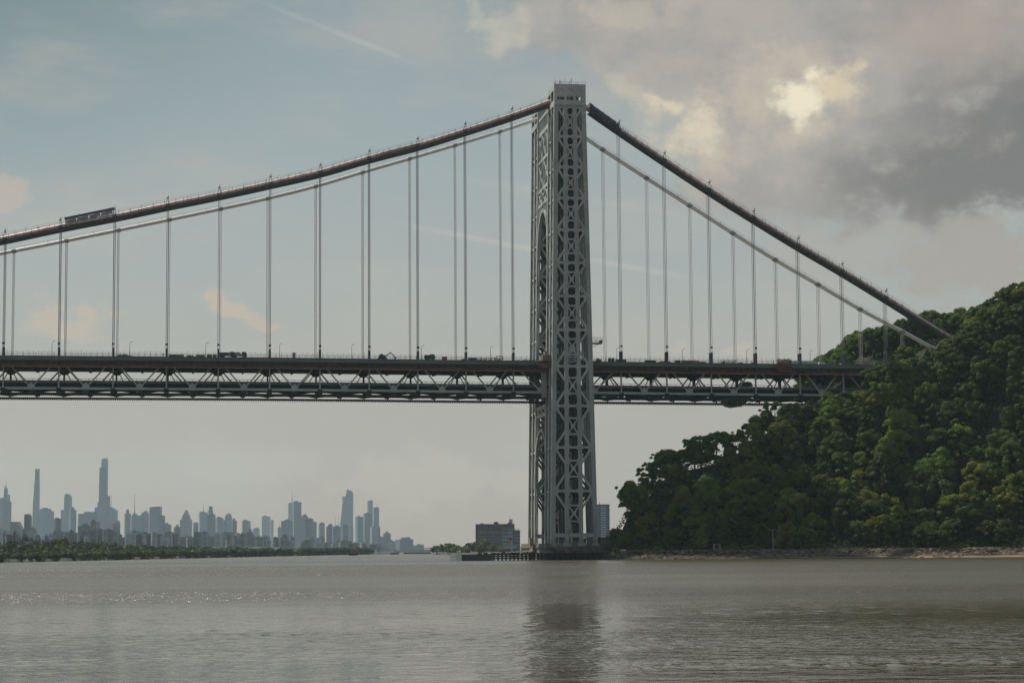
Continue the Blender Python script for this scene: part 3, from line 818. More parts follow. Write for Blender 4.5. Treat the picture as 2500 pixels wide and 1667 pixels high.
# maintenance rails with a toothed edge
for y in (YN + 3, YF - 3):
    mb = MB(); strip(mb, DXS, y - .3, y + .3, -14.3, -13.5); x = XL
    while x < XR:
        mb.box(x - .16, x + .16, y - .3, y + .3, dz(x) - 14.65, dz(x) - 14.2); x += .75
    for x in NODES: mb.box(x - .2, x + .2, y - .2, y + .2, dz(x) - 13.9, dz(x) - 12.5)
    part(mb, 'maintenance_rail', MT['steel_black'])
# stiffening trusses
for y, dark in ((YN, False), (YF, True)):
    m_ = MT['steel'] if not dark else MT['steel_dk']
    tr = thing('stiffening_truss', None, None); tr.parent = bridge
    shift = 0 
    T = TXS
    mb = MB(); strip(mb, DXS, y - .4, y + .4, -12.55, -11.65); part(mb, 'bottom_chord', m_, tr)
    mb = MB(); strip(mb, DXS, y - .4, y + .4, -3.0, -2.2); part(mb, 'top_chord', MT['steel_dk'], tr)
    for x in T:
        z = dz(x); mb = MB(); mb.box(x - .28, x + .28, y - .35, y + .35, z - 11.7, z - 0.2); part(mb, 'vertical', m_, tr)
    for a, b_ in zip(T, T[1:]):
        mx_ = (a + b_) / 2; z = dz(mx_); g = (b_ - a) * 0.1
        for e in (a, b_):
            sg = 1 if e > mx_ else -1
            mb = MB(); mb.beam((mx_ + sg * .6, y, z - 11.2), (e - sg * g, y, dz(e) - 2.8), 0.5, 0.6, (0, 1, 0)); part(mb, 'diagonal', m_, tr)
        mb = MB(); mb.prism([(-1.3, -12.6), (1.3, -12.6), (1.3, -10.9), (0.25, -9.9), (-0.25, -9.9), (-1.3, -10.9)], (mx_, y - .12, z), (1, 0, 0), (0, 0, 1), 0.85, (0, 1, 0))
        part(mb, 'gusset_plate', m_, tr)
    for x in T:
        z = dz(x); mb = MB()
        mb.prism([(-2.6, -2.9), (2.6, -2.9), (1.0, -4.3), (-1.0, -4.3)], (x, y + (.6 if dark else .45), z), (1, 0, 0), (0, 0, 1), 0.5, (0, 1, 0))
        if dark:
            for sg in (-1, 1): mb.beam((x + sg * .8, y - 2.5, z - 3.2), (x + sg * 3.6, y - 2.5, z - 8.4), 0.35, 0.35, (0, 1, 0))
            mb.box(x - .3, x + .3, y - 2.8, y - 2.2, z - 9.9, z - 3)
        part(mb, 'knee_plate', MT['steel_black'], tr)
# railings and tall fence on the upper deck
for y in (YE0 - .1, YE1 + .1):
    mb = MB()
    for o in (0.45, 0.85, 1.25): strip(mb, DXS, y - .04, y + .04, o - .05, o + .05)
    x = XL
    while x < XR: mb.box(x - .06, x + .06, y - .06, y + .06, dz(x), dz(x) + 1.3); x += 2.29
    part(mb, 'railing', MT['steel_dk'])
    mb = MB(); x = XL
    while x < XR: mb.box(x - .035, x + .035, y + .2, y + .27, dz(x), dz(x) + random.uniform(1.9, 2.5)); x += 2.0 + random.uniform(-.1, .1)
    strip(mb, DXS, y + .22, y + .25, 1.88, 1.92)
    part(mb, 'safety_fence', MT['steel_dk'])
mb = MB()
for y in (16.5, 29.5, 43): strip(mb, DXS, y - .2, y + .2, 0, 0.8)
part(mb, 'lane_barrier', MT['steel_dk'])
# solid steel panels where the trusses meet the tower
mb = MB()
for sx in (-1, 1):
    x = sx * (hw(60) + .9)
    for y in (YN, YF): mb.box(x - 1.0, x + 1.0, y - .9, y + .9, dz(x) - 14.2, dz(x) - .5)
part(mb, 'tower_bearing_post', MT['steel'])

# ================================================================== PIER
pier = thing('bridge_pier', 'dark stained stone pier carrying the bridge tower at the waterline', 'pier')
for ya, yb in ((-5.0, 21.0), (38.5, 64.5)):
    mb = MB()
    mb.box(-12.0, 13.6, ya, yb, 4.6, 5.2); mb.box(-11.6, 13.2, ya + .4, yb - .4, -2, 4.6); mb.box(-12.2, 13.8, ya - .2, yb + .2, -2, 2.4)
    for k in range(3): mb.prism([(-2.2, 4.0), (2.2, 4.0), (0, 1.6)], (-6.2 + k * 6.2, ya + .1, 0), (1, 0, 0), (0, 0, 1), 0.9, (0, 1, 0))
    b_o = part(mb, 'pier_block', MT['granite'], pier)
    mb = MB(); mb.box(10.2, 13.4, ya + .6, yb - .6, 5.2, 8.6); mb.box(-11.6, -10.2, ya + .6, yb - .6, 5.2, 6.4)
    part(mb, 'pier_parapet', MT['granite'], pier)
    mb = MB()
    for x0, x1 in ((-11.8, 13.4),):
        for zr in (7.0, 7.6): mb.box(x0, x1, ya + .1, ya + .18, zr, zr + .07)
        x = x0
        while x <= x1: mb.box(x, x + .07, ya + .1, ya + .18, 5.2, 7.65); x += 1.9
    part(mb, 'pier_railing', MT['steel_dk'], pier)
mb = MB(); mb.box(-8, 10, 21, 38.5, -2, 2.0); part(mb, 'pier_sill', MT['granite'], pier)
mb = MB(); mb.box(-12.6, -12.0, 26, 33, 3.2, 5.4); mb.box(-13.2, -11.8, 28.6, 31, 5.4, 8.6); part(mb, 'pale_buttress', MT['granite_lt'], pier)

# timber fender around the pier
fn = thing('timber_fender', 'long low black timber fender wrapped round the foot of the stone pier', 'fender')
L0 = on_y(1127, 1360, -8.3).x; XM = on_y(1203, 1360, -8.3).x
for x0, x1, dense in ((L0, XM, True), (XM, -12, False), (-12, 14, False), (14, 26, False)):
    mb = MB()
    if dense:
        for k in range(5): mb.box(x0, x1, -8.6, -8.1, 0.15 + k * .46, 0.42 + k * .46); mb.box(x0, x0 + .5, -8, 34, 0.15 + k * .46, 0.42 + k * .46)
        part(mb, 'plank_wall', MT['steel_dk'], fn)
        mb = MB(); mb.box(x0 + .1, x1, -8.1, -7.7, -.5, 2.3)
        part(mb, 'backing_wall', MT['timber'], fn)
    else:
        for k in range(3): mb.box(x0, x1, -8.2, -7.8, 0.55 + k * .75, 1.02 + k * .75)
        x = x0 + .5
        while x < x1: mb.tube([(x, -8.3, -1.5), (x, -8.3, 2.7 + random.uniform(-.1, .25))], 0.34, 7); x += 1.55
        part(mb, 'pile_row', MT['timber'], fn)
mb = MB(); mb.box(-11.9, 13.5, -7.7, -5.2, 1.4, 2.0); part(mb, 'fender_deck', MT['timber'], fn)
mb = MB()
for k in range(60):
    x = L0 + 6 + random.random() * 20; mb.box(x, x + .5, -6, -5, 2.3, 2.3 + random.uniform(.2, .9))
part(mb, 'broken_stubs', MT['timber_lt'], fn)
# ================================================================== THINGS ON THE BRIDGE
def dx(px, y=10.5, py=878): return on_y(px, py, y).x
# street lamps
def make_lamp():
    r = thing('street_lamp', 'x', 'street lamp')
    mb = MB(); mb.tube([(0, 0, 0), (0, 0, 3.2), (0, 0, 6.1), (.12, 0, 6.5), (.5, 0, 6.85)], [.12, .1, .075, .065, .06], 6); part(mb, 'pole', MT['steel_dk'], r)
    mb = MB(); mb.beam((.4, 0, 6.85), (1.15, 0, 6.95), .28, .16, (0, 0, 1)); part(mb, 'lamp_head', MT['steel_dk'], r)
    return r
lamp0 = make_lamp(); first = True
LAMPS = [(126.5, 'leftmost street lamp on the upper deck of the bridge'), (316.8, 'second street lamp from the left, above a rust coloured load'), (502, 'third street lamp from the left on the upper deck'),
         (682.8, 'street lamp on the deck just left of the blue portable toilet'), (858.8, 'street lamp on the deck left of the dark green machine'), (1029, 'street lamp on the deck beside the dark loader'),
         (1197.7, 'street lamp above the tan timber pile, nearest left of the tower'), (1506, 'street lamp on the deck, first right of the tower'), (1666, 'street lamp standing over the row of brown crates'),
         (1823, 'street lamp above the long pale work fence, right of the crates'), (1978, 'street lamp behind the long white trailer'), (2131, 'rightmost street lamp, seen against the wooded bluff')]
for px, lb in LAMPS:
    o = lamp0 if first else copy_tree(lamp0); first = False
    x = dx(px, 22); o.location = (x, 22, dz(x)); o['label'] = lb; o['group'] = 'street lamps along the upper deck'
    o.scale = (1, 1, 1.0)
# loads, crates, machines
def load(px0, px1, hgt, name, label, cat, m, y=11.5, dep=1.8, kind='crate', group=None):
    x0, x1 = dx(px0, y), dx(px1, y); z = dz((x0 + x1) / 2); w = x1 - x0
    t = thing(name, label, cat, group, (x0 + w / 2, y, z))
    if kind == 'crate':
        mb = MB(); mb.box(-w / 2, w / 2, -dep / 2, dep / 2, .18, hgt)
        for k in range(4): q = -w / 2 + w * (k + .1) / 3.4; mb.box(q, q + .1, -dep / 2 - .04, dep / 2 + .04, .16, hgt + .04)
        part(mb, 'load', m, t); mb = MB()
        for q in (-w / 2 + .1, -.1, w / 2 - .3): mb.box(q, q + .2, -dep / 2, dep / 2, 0, .18)
        part(mb, 'skid', MT['timber_lt'], t)
    elif kind == 'heap':
        mb = MB(); n = int(max(10, w * 5))
        for k in range(n):
            a = random.uniform(-w / 2, w / 2); hh = hgt * random.uniform(.3, 1) * (1 - .5 * abs(a) / (w / 2 + .1)); l = random.uniform(.5, 1.6)
            q = random.uniform(-dep / 2, dep / 2)
            mb.beam((a - l / 2, q, hh * random.uniform(.4, 1)), (a + l / 2, q + random.uniform(-.3, .3), hh * random.uniform(.4, 1)), .22, .25, (0, 1, 0))
            mb.box(a - .3, a + .3, q - .2, q + .2, 0, hh * .8)
        part(mb, 'debris', m, t)
    elif kind == 'frame':
        mb = MB()
        for k in range(int(w / 1.2) + 1):
            q = -w / 2 + k * 1.2
            for yy in (-dep / 2, dep / 2): mb.box(q - .06, q + .06, yy - .06, yy + .06, 0, hgt)
        for zq in (hgt * .5, hgt): 
            for yy in (-dep / 2, dep / 2): mb.box(-w / 2, w / 2, yy - .05, yy + .05, zq - .1, zq)
        mb.box(-w / 2, w / 2, -dep / 2, dep / 2, .05, .12)
        part(mb, 'frame', m, t)
        mb = MB()
        for k in range(int(w)): q = -w / 2 + .3 + k; mb.box(q, q + random.uniform(.4, .8), -.5, .5, .12, random.uniform(.3, hgt * .8))
        part(mb, 'stack', m, t)
    return t
G = 'loads and materials standing on the closed upper deck'
load(284, 320, 1.3, 'debris_pile', 'rust coloured load under the second street lamp, by the third near rope', 'load', MT['rust'], kind='heap', group=G)
load(413, 449, 1.1, 'debris_pile', 'long rusty load just right of the worker by the fourth near rope', 'load', MT['rust'], group=G)
load(455, 476, 1.2, 'debris_pile', 'short rusty heap left of the rust crate stack', 'load', MT['rust'], kind='heap', group=G)
load(478, 500, 1.1, 'crate', 'rust brown crate just left of the third street lamp', 'crate', MT['rust'], group=G)
load(505, 518, 1.2, 'crate', 'small rust crate right beside the third street lamp', 'crate', MT['rust'], group=G)
load(519, 529, 1.25, 'crate', 'small tan crate close left of the flatbed truck', 'crate', MT['tan'], group=G)
load(1079, 1091, 1.5, 'crate', 'dull red crate on deck right of the dark loader', 'crate', MT['red'], group=G)
load(1124, 1141, 1.1, 'debris_pile', 'dark heap of debris against the rope left of the timber pile', 'load', MT['dkgreen'], kind='heap', group=G)
load(1143, 1164, 1.2, 'crate', 'long dark grey crate left of the tan timber pile', 'crate', MT['catwalk'], group=G)
load(1166, 1190, 1.2, 'timber_pile', 'tan timber pile, left one of three toward the tower', 'timber', MT['tan'], kind='frame', group=G)
load(1192, 1211, 1.3, 'timber_pile', 'tan timber pile under the lamp nearest left of the tower', 'timber', MT['tan'], kind='frame', group=G)
load(1212, 1230, 2.0, 'timber_pile', 'tallest tan timber pile, just left of the last near rope before the tower', 'timber', MT['tan'], kind='frame', group=G)
load(1262, 1300, 0.9, 'debris_pile', 'low tan rubble heap beside the tower platform', 'load', MT['tan'], kind='heap', group=G)
for k, (a, b_, h_, w_) in enumerate(((1648, 1660.5, 1.15, 'leftmost brown crate of the row under the street lamp'), (1664, 1677, 1.15, 'second brown crate from the left in the row right of the tower'), (1679, 1692, 1.12, 'third brown crate from the left in the row right of the tower'),
                                  (1694, 1707, 1.1, 'fourth brown crate in the row, close left of the near rope'), (1709, 1722, .75, 'lowest brown crate at the right end of the row'))):
    load(a, b_, h_, 'crate', w_, 'crate', MT['tan'] if k % 2 else MT['rust'], y=11.8, group='brown crates in a row on the deck')
load(1441, 1450, 0.8, 'debris_pile', 'small dark heap hard against the right side of the tower', 'load', MT['dkgreen'], kind='heap', group=G)
load(1454, 1466, 2.0, 'debris_pile', 'rusty heap of gear just right of the tower', 'load', MT['rust'], kind='heap', group=G)
load(1503, 1528, 1.2, 'crate', 'long grey crate at the first near rope right of the tower', 'crate', MT['catwalk'], group=G)
load(1575, 1600, 1.0, 'crate', 'low grey crate midway between tower and brown crate row', 'crate', MT['catwalk'], group=G)
load(1608, 1640, 1.0, 'debris_pile', 'orange brown heap left of the brown crate row', 'load', MT['rust'], kind='heap', group=G)
load(1759, 1800, 1.5, 'work_fence', 'long pale work fence right of the brown crate row', 'fence', MT['timber_lt'], kind='frame', group=G)
load(1801, 1812, 1.1, 'debris_pile', 'orange heap in front of the pale work fence', 'load', MT['orange'], kind='heap', group=G)
load(1832, 1845, 1.2, 'debris_pile', 'small orange heap left of the orange scaffold', 'load', MT['orange'], kind='heap', group=G)
load(2036, 2044, 0.9, 'crate', 'small orange crate near where the deck meets the trees', 'crate', MT['orange'], group=G)
load(2050, 2054, 0.6, 'crate', 'tiny white box on the deck near the bluff', 'crate', MT['white'], group=G)
# round tanks
for a, lb in ((1488, 'left one of two round dark tanks right of the tower'), (1496.5, 'right one of two round dark tanks right of the tower')):
    x = dx(a, 12); mb = MB(); mb.tube([(0, 0, 0.05), (0, 0, 1.6), (0, 0, 1.9)], [.62, .62, .4], 14)
    mb.tube([(0, 0, .5), (0, 0, .6)], .66, 14); mb.tube([(0, 0, 1.2), (0, 0, 1.3)], .66, 14)
    tag(mb.build('water_tank', MT['tarp'], loc=(x, 12, dz(x))), lb, 'tank', 'pair of round tanks on the deck')
# blue toilet
x = dx(718); t = thing('portable_toilet', 'blue portable toilet standing alone on the upper deck', 'toilet', None, (x, 11.5, dz(x)))
mb = MB(); mb.box(-.58, .58, -.6, .6, 0, 2.1); part(mb, 'cabin', MT['blue'], t)
mb = MB(); mb.prism([(-.66, 0), (.66, 0), (.5, .22), (-.5, .22)], (0, 0, 2.1), (1, 0, 0), (0, 0, 1), 1.3, (0, 1, 0)); part(mb, 'roof', MT['blue'], t)
mb = MB(); mb.box(-.36, .36, -.66, -.6, .12, 1.75); part(mb, 'door', MT['tarp_lt'], t)
# flatbed truck with load, tarped truck
def truck(px, ln, label, load_m, cover=False, cabm='dkgreen'):
    x = dx(px); t = thing('flatbed_truck', label, 'truck', None, (x, 11.3, dz(x)))
    mb = MB(); mb.box(-ln / 2, ln / 2, -1.1, 1.1, .75, 1.0); part(mb, 'flatbed', MT['catwalk'], t)
    mb = MB(); mb.prism([(0, .5), (2.0, .5), (2.0, 1.4), (1.5, 2.3), (0, 2.3)], (ln / 2, 0, 0), (1, 0, 0), (0, 0, 1), 2.1, (0, 1, 0)); cb = part(mb, 'cab', MT[cabm], t)
    mb = MB(); mb.box(ln / 2 + .6, ln / 2 + 1.4, -1.08, -1.04, 1.45, 2.1); part(mb, 'window', MT['tarp'], cb)
    mb = MB()
    if cover:
        P = [(-ln / 2, 1), (ln / 2, 1), (ln / 2 - .3, 1.7), (ln / 4, 2.2), (-ln / 4, 2.1), (-ln / 2 + .2, 1.5)]
        mb.prism(P, (0, 0, 0), (1, 0, 0), (0, 0, 1), 2.1, (0, 1, 0))
    else:
        mb.box(-ln / 2 + .2, ln / 2 - .1, -1, 1, 1.0, 1.9); mb.box(-ln / 2 + .1, ln / 2, -1.05, 1.05, 1.9, 2.0)
    part(mb, 'cargo', MT[load_m], t)
    for w_ in (-ln / 2 + .8, -ln / 2 + 1.8, ln / 2 + 1.1):
        for yy in (-1.0, .8):
            mb = MB(); mb.tube([(w_, yy, .5), (w_, yy + .25, .5)], .48, 12); part(mb, 'wheel', MT['timber'], t)
truck(548, 4.2, 'green flatbed truck with a square load, right of the short tan crate', 'dkgreen')
truck(577, 4.2, 'flatbed truck under a pale tarpaulin, right of the green flatbed', 'tarp_lt', True)
truck(1043, 2.4, 'small dark loader truck left of the dull red crate', 'catwalk')
# dark green machine with raised arm
x = dx(946); t = thing('excavator', 'dark green tracked excavator with folded arm and trailing heap', 'excavator', None, (x, 11.6, dz(x)))
mb = MB(); mb.box(-3.4, -.6, -.9, .9, .8, 1.7); mb.box(-2.9, -1.6, -.8, .3, 1.7, 2.2); part(mb, 'body', MT['dkgreen'], t)
for yy in (-1.1, .7):
    mb = MB(); mb.prism([(-3.6, .1), (-.4, .1), (-.1, .45), (-.4, .8), (-3.6, .8), (-3.9, .45)], (0, yy + .2, 0), (1, 0, 0), (0, 0, 1), .4, (0, 1, 0)); part(mb, 'track', MT['timber'], t)
mb = MB(); mb.beam((-.7, 0, 1.4), (1.4, 0, 2.9), .4, .35, (0, 1, 0)); mb.beam((1.4, 0, 2.9), (2.9, 0, 1.2), .32, .3, (0, 1, 0)); part(mb, 'arm', MT['dkgreen'], t)
mb = MB(); mb.prism([(0, 0), (.9, .1), (.7, -.7), (.1, -.6)], (2.7, 0, 1.1), (1, 0, 0), (0, 0, 1), .9, (0, 1, 0)); part(mb, 'bucket', MT['timber'], t)
# white trailer and tent
x0, x1 = dx(1902), dx(2000); t = thing('box_trailer', 'long pale white trailer on the deck right of the orange scaffold', 'trailer', None, ((x0 + x1) / 2, 14.8, dz(x0)))
w = (x1 - x0) / 2
mb = MB(); mb.box(-w, w, -1.2, 1.2, .6, 1.75)
for k in range(14): q = -w + (2 * w) * k / 14; mb.box(q, q + .08, -1.24, -1.2, .6, 1.75)
part(mb, 'box', MT['white'], t)
for q in (-w + 1.2, w - 2.5, w - 1.3): mb = MB(); mb.tube([(q, -1.1, .45), (q, 1.1, .45)], .44, 12); part(mb, 'wheel', MT['timber'], t)
x = dx(2012); mb = MB(); n = 10
for k in range(n):
    a0, a1 = PI * k / n, PI * (k + 1) / n
    mb.add([(-1.5 * math.cos(a0), -1.2, 1.6 * math.sin(a0)), (-1.5 * math.cos(a1), -1.2, 1.6 * math.sin(a1)), (-1.5 * math.cos(a1), 1.2, 1.6 * math.sin(a1)), (-1.5 * math.cos(a0), 1.2, 1.6 * math.sin(a0)), (0, -1.2, 0), (0, 1.2, 0)],
           [(0, 1, 2, 3), (0, 4, 1), (3, 2, 5)])
tag(mb.build('tent', MT['white'], loc=(x, 14.5, dz(x))), 'small white rounded tent at the right end of the white trailer', 'tent')
# orange hanging scaffold
x0, x1 = dx(1893), dx(1927); w = x1 - x0; t = thing('hanging_scaffold', 'orange netted scaffold hung over the side of the deck', 'scaffold', None, (x0, YE0 - .5, dz(x0)))
mb = MB()
for k in range(7):
    for yy in (-1.2, .1): mb.box(w * k / 6 - .06, w * k / 6 + .06, yy - .06, yy + .06, -3.4, 2.4 if k % 2 else 1.6)
for z in (-3.3, -2.0, -.8, .4, 1.5): mb.box(0, w, -1.25, -1.15, z - .06, z + .06); mb.box(0, w, -1.2, .1, z - .1, z - .06)
for k in range(6): mb.beam((w * k / 6, -1.22, -3.3), (w * (k + 1) / 6, -1.22, -1), .1, .08, (0, 1, 0))
part(mb, 'frame', MT['orange'], t)
mb = MB()
for k in range(13):
    for j in range(9):
        if random.random() < .72: mb.box(w * k / 13, w * (k + .86) / 13, -1.12, -1.08, -3.3 + j * .58, -3.3 + j * .58 + .5)
part(mb, 'netting', MT['orange'], t)
# tower side platforms
t = thing('work_platform', 'orange edged work platform wrapped round the river side of the tower', 'platform', None, (0, 0, 0))
xa, xb = dx(1313, 6), dx(1350, 6); z = dz(xa)
mb = MB(); mb.box(xa, xb, 4, 16, z - .35, z - .15); part(mb, 'floor', MT['tan'], t)
mb = MB()
for k in range(9): q = xa + (xb - xa) * k / 8; mb.box(q - .05, q + .05, 3.95, 4.05, z - 3.2, z + 1.2)
for zq in (-3.1, -1.4, .5, 1.1): mb.box(xa, xb, 3.9, 4.0, z + zq - .06, z + zq + .06)
part(mb, 'frame', MT['steel_dk'], t)
mb = MB(); mb.box(xa + .3, xb - 1.4, 3.82, 3.88, z - 3.0, z - 1.5); part(mb, 'netting', MT['orange'], t)
mb = MB(); mb.box(xa + 1.8, xb - .8, 5, 8, z, z + 2.2); mb.box(xa + 2.6, xa + 3.4, 5, 8, z + 2.2, z + 3.6); part(mb, 'timber_stack', MT['tan'], t)
z = zz(838); xa = hw(z) - .2; xb = on_y(1471, 830, 0).x
t = thing('balcony_platform', 'small railed steel platform jutting from the right side of the tower above the deck', 'platform', None, (0, 0, 0))
mb = MB(); mb.box(xa, xb, .2, 4, z, z + .35); mb.beam((xa, .4, z - 1.6), (xb - 1, .4, z), .2, .2, (0, 1, 0)); part(mb, 'floor', MT['steel_dk'], t)
mb = MB()
for yy in (.25, 3.9):
    for zq in (.9, 1.5, 2.4): mb.box(xa, xb, yy, yy + .07, z + zq, z + zq + .08)
    for k in range(3): q = xa + (xb - xa) * k / 2.02; mb.box(q, q + .1, yy, yy + .08, z + .3, z + 2.45)
mb.box(xb - .75, xb, .3, 3.8, z + .35, z + 1.4); part(mb, 'railing', MT['steel_dk'], t)
# lift cage in the middle bay
z = zz(884); mb = MB(); W = 1.15
for x in (-W, W):
    for y in (-.6, .4): mb.box(x - .1, x + .1, y - .1, y + .1, 0, 6)
for zq in (0, 2, 4, 6): mb.box(-W, W, -.7, -.55, zq - .12, zq + .12); mb.box(-W, W, .35, .5, zq - .12, zq + .12)
for a, b_ in ((0, 2), (2, 4)): mb.beam((-W, -.62, a), (W, -.62, b_), .16, .12, (0, 1, 0)); mb.beam((-W, -.64, b_), (W, -.64, a), .16, .1, (0, 1, 0))
mb.box(-W + .1, W - .1, -.5, .3, 4.1, 5.8)
tag(mb.build('lift_cage', MT['steel'], loc=(0, 0.2, z)), 'pale lattice lift cage in the middle bay of the tower at deck level', 'lift')
# travelling gantry under the right side span
x0, x1 = dx(1745, 14, 960), dx(1850, 14, 960); w = x1 - x0; zc = dz(x0)
t = thing('travelling_gantry', 'dark funnel shaped maintenance gantry slung under the right side span', 'gantry', None, (x0, YN - 1, zc))
mb = MB(); mb.prism([(w * .12, -13.6), (w * .86, -13.2), (w * .72, -15.4), (w * .60, -17.0), (w * .36, -17.6), (w * .2, -16.6)], (0, 1.5, 0), (1, 0, 0), (0, 0, 1), 3, (0, 1, 0)); part(mb, 'platform', MT['steel_black'], t)
mb = MB()
for a, b_ in (((0, -14.6), (w * .4, -17.4)), ((w, -14.4), (w * .5, -17.2)), ((0, -14.6), (w * .3, -14.9)), ((w * .2, -17.3), (w * .62, -17.1))): mb.beam((a[0], 0, a[1]), (b_[0], 0, b_[1]), .25, .25, (0, 1, 0))
for k in range(9): mb.box(w * k / 8 - .06, w * k / 8 + .06, -.1, .05, -16.2 + abs(k - 4) * .5, -14.1)
part(mb, 'rigging', MT['steel_dk'], t)
mb = MB(); mb.prism([(w * .56, -8.8), (w * .9, -8.8), (w * .86, -7.3), (w * .78, -6.9), (w * .62, -7.2)], (0, 3, 0), (1, 0, 0), (0, 0, 1), 2.5, (0, 1, 0)); part(mb, 'machine_house', MT['steel_black'], t)
# shelter on the left cable
p0, p1 = on_y(160, 553, YN), on_y(277, 528, YN)
t = thing('cable_shelter', 'open sided shelter with a sagging tarpaulin roof astride the left near cable', 'shelter')
mb = MB(); n = 8
for k in range(n + 1):
    p = p0.lerp(p1, k / n)
    for yy in (-1.8, 1.8): mb.box(p.x - .06, p.x + .06, YN + yy - .06, YN + yy + .06, p.z + .2, p.z + 3.1)
for a in (1.0, 2.0): mb.beam(p0 + V(0, -1.8, a), p1 + V(0, -1.8, a), .09, .08, (0, 1, 0))
part(mb, 'frame', MT['steel_dk'], t)
mb = MB(); mb.beam(p0 + V(-.3, 0, 3.15), p1 + V(.3, 0, 3.15), .12, 4.2, (0, 1, 0)); mb.beam(p0 + V(-.3, -2.0, 2.7), p1 + V(.3, -2.0, 2.7), .95, .08, (0, 1, 0)); part(mb, 'tarpaulin_roof', MT['tarp'], t)
mb = MB(); 
for k in range(4): a = p0.lerp(p1, k / 4 + .01); b_ = p0.lerp(p1, k / 4 + .23); mb.beam(a + V(0, -1.95, 1.35), b_ + V(0, -1.95, 1.5), 1.4, .06, (0, 1, 0))
part(mb, 'side_sheet', MT['tarp_lt'], t)
# blue tarp over the cable right of the tower
t = thing('tarpaulin_cover', 'dark blue tarpaulin bundled over the near cable just right of the tower', 'tarpaulin')
pts = [on_y(a, b_, YN) for a, b_ in ((1438, 268), (1455, 281), (1472, 293), (1490, 306), (1508, 320))]
mb = MB()
for yy in (-1.6, 1.6):
    mb.tube([p + V(0, yy, 1.0 + .25 * math.sin(k * 2.1)) for k, p in enumerate(catmull(pts, 4))], 1.25, 9)
part(mb, 'sheet', MT['tarp'], t, smooth=False)
mb = MB()
for k, p in enumerate(catmull(pts, 4)): mb.box(p.x - .12, p.x + .12, YN - 3.0, YN + 2.9, p.z + .9, p.z + 2.35)
part(mb, 'hoop', MT['steel_dk'], t)

# workers
def person(x, y, z, label, vest, bend=0.0, rz=0.0, name='person'):
    me = bpy.data.meshes.new('person'); 
    vs = [(0, 0, .92), (0, -bend * .15, 1.2), (0, -bend * .35, 1.42), (0, -bend * .42, 1.52), (0, -bend * .5, 1.68),
          (.1, 0, .88), (.13, -.06, .48), (.13, 0, .07), (.13, -.15, .03), (-.1, 0, .88), (-.13, .04, .48), (-.14, .08, .07), (-.14, -.07, .03),
          (.2, -bend * .35, 1.4), (.28, -.08 - bend * .3, 1.12), (.25, -.28 - bend * .3, 1.0), (-.2, -bend * .35, 1.4), (-.27, -.04 - bend * .3, 1.12), (-.24, -.2 - bend * .3, .95)]
    ed = [(0, 1), (1, 2), (2, 3), (3, 4), (0, 5), (5, 6), (6, 7), (7, 8), (0, 9), (9, 10), (10, 11), (11, 12), (2, 13), (13, 14), (14, 15), (2, 16), (16, 17), (17, 18)]
    rr = [.15, .15, .15, .06, .1, .1, .07, .05, .04, .1, .07, .05, .04, .07, .05, .04, .07, .05, .04]
    me.from_pydata(vs, ed, []); o = bpy.data.objects.new(name, me); COL.objects.link(o)
    sk = o.modifiers.new('skin', 'SKIN'); o.modifiers.new('sub', 'SUBSURF').levels = 1
    o.modifiers['sub'].render_levels = 1
    for i, r in enumerate(rr): me.skin_vertices[0].data[i].radius = (r, r * .8 if i < 3 else r)
    me.skin_vertices[0].data[0].use_root = True
    me.materials.append(MT['tarp'])
    o.location = (x, y, z); o.rotation_euler = (0, 0, rz); tag(o, label, 'person', 'bridge workers')
    mb = MB(); mb.tube([(0, -bend * .1, 1.0), (0, -bend * .3, 1.3), (0, -bend * .36, 1.44)], [.2, .21, .12], 10); v = mb.build('vest', vest, o)
    mb = MB(); mb.tube([(0, -bend * .5, 1.68), (0, -bend * .52, 1.78), (0, -bend * .52, 1.83)], [.14, .12, .04], 10); mb.build('helmet', MT['white'], o)
x = dx(398, 10.2); person(x, 10.2, dz(x), 'dark clothed worker on the deck beside the fourth near rope', MT['catwalk'], rz=.4)
x = dx(1888, 10.2); person(x, 10.2, dz(x), 'worker in dark clothes standing left of the orange scaffold', MT['orange'], rz=1.0)
p = on_y(93, 570, YN); person(p.x, YN - .3, zat(CN, p.x) + .8, 'dark clothed worker crouching on the near cable left of the tarpaulin shelter', MT['tarp'], .8, 1.5)
p = on_y(1512, 320, YN); person(p.x + 1.2, YN - .5, zat(CN, p.x + 1.2) + .9, 'dark clothed worker on the near cable at the end of the blue tarpaulin', MT['tarp'], .6, 1.2)

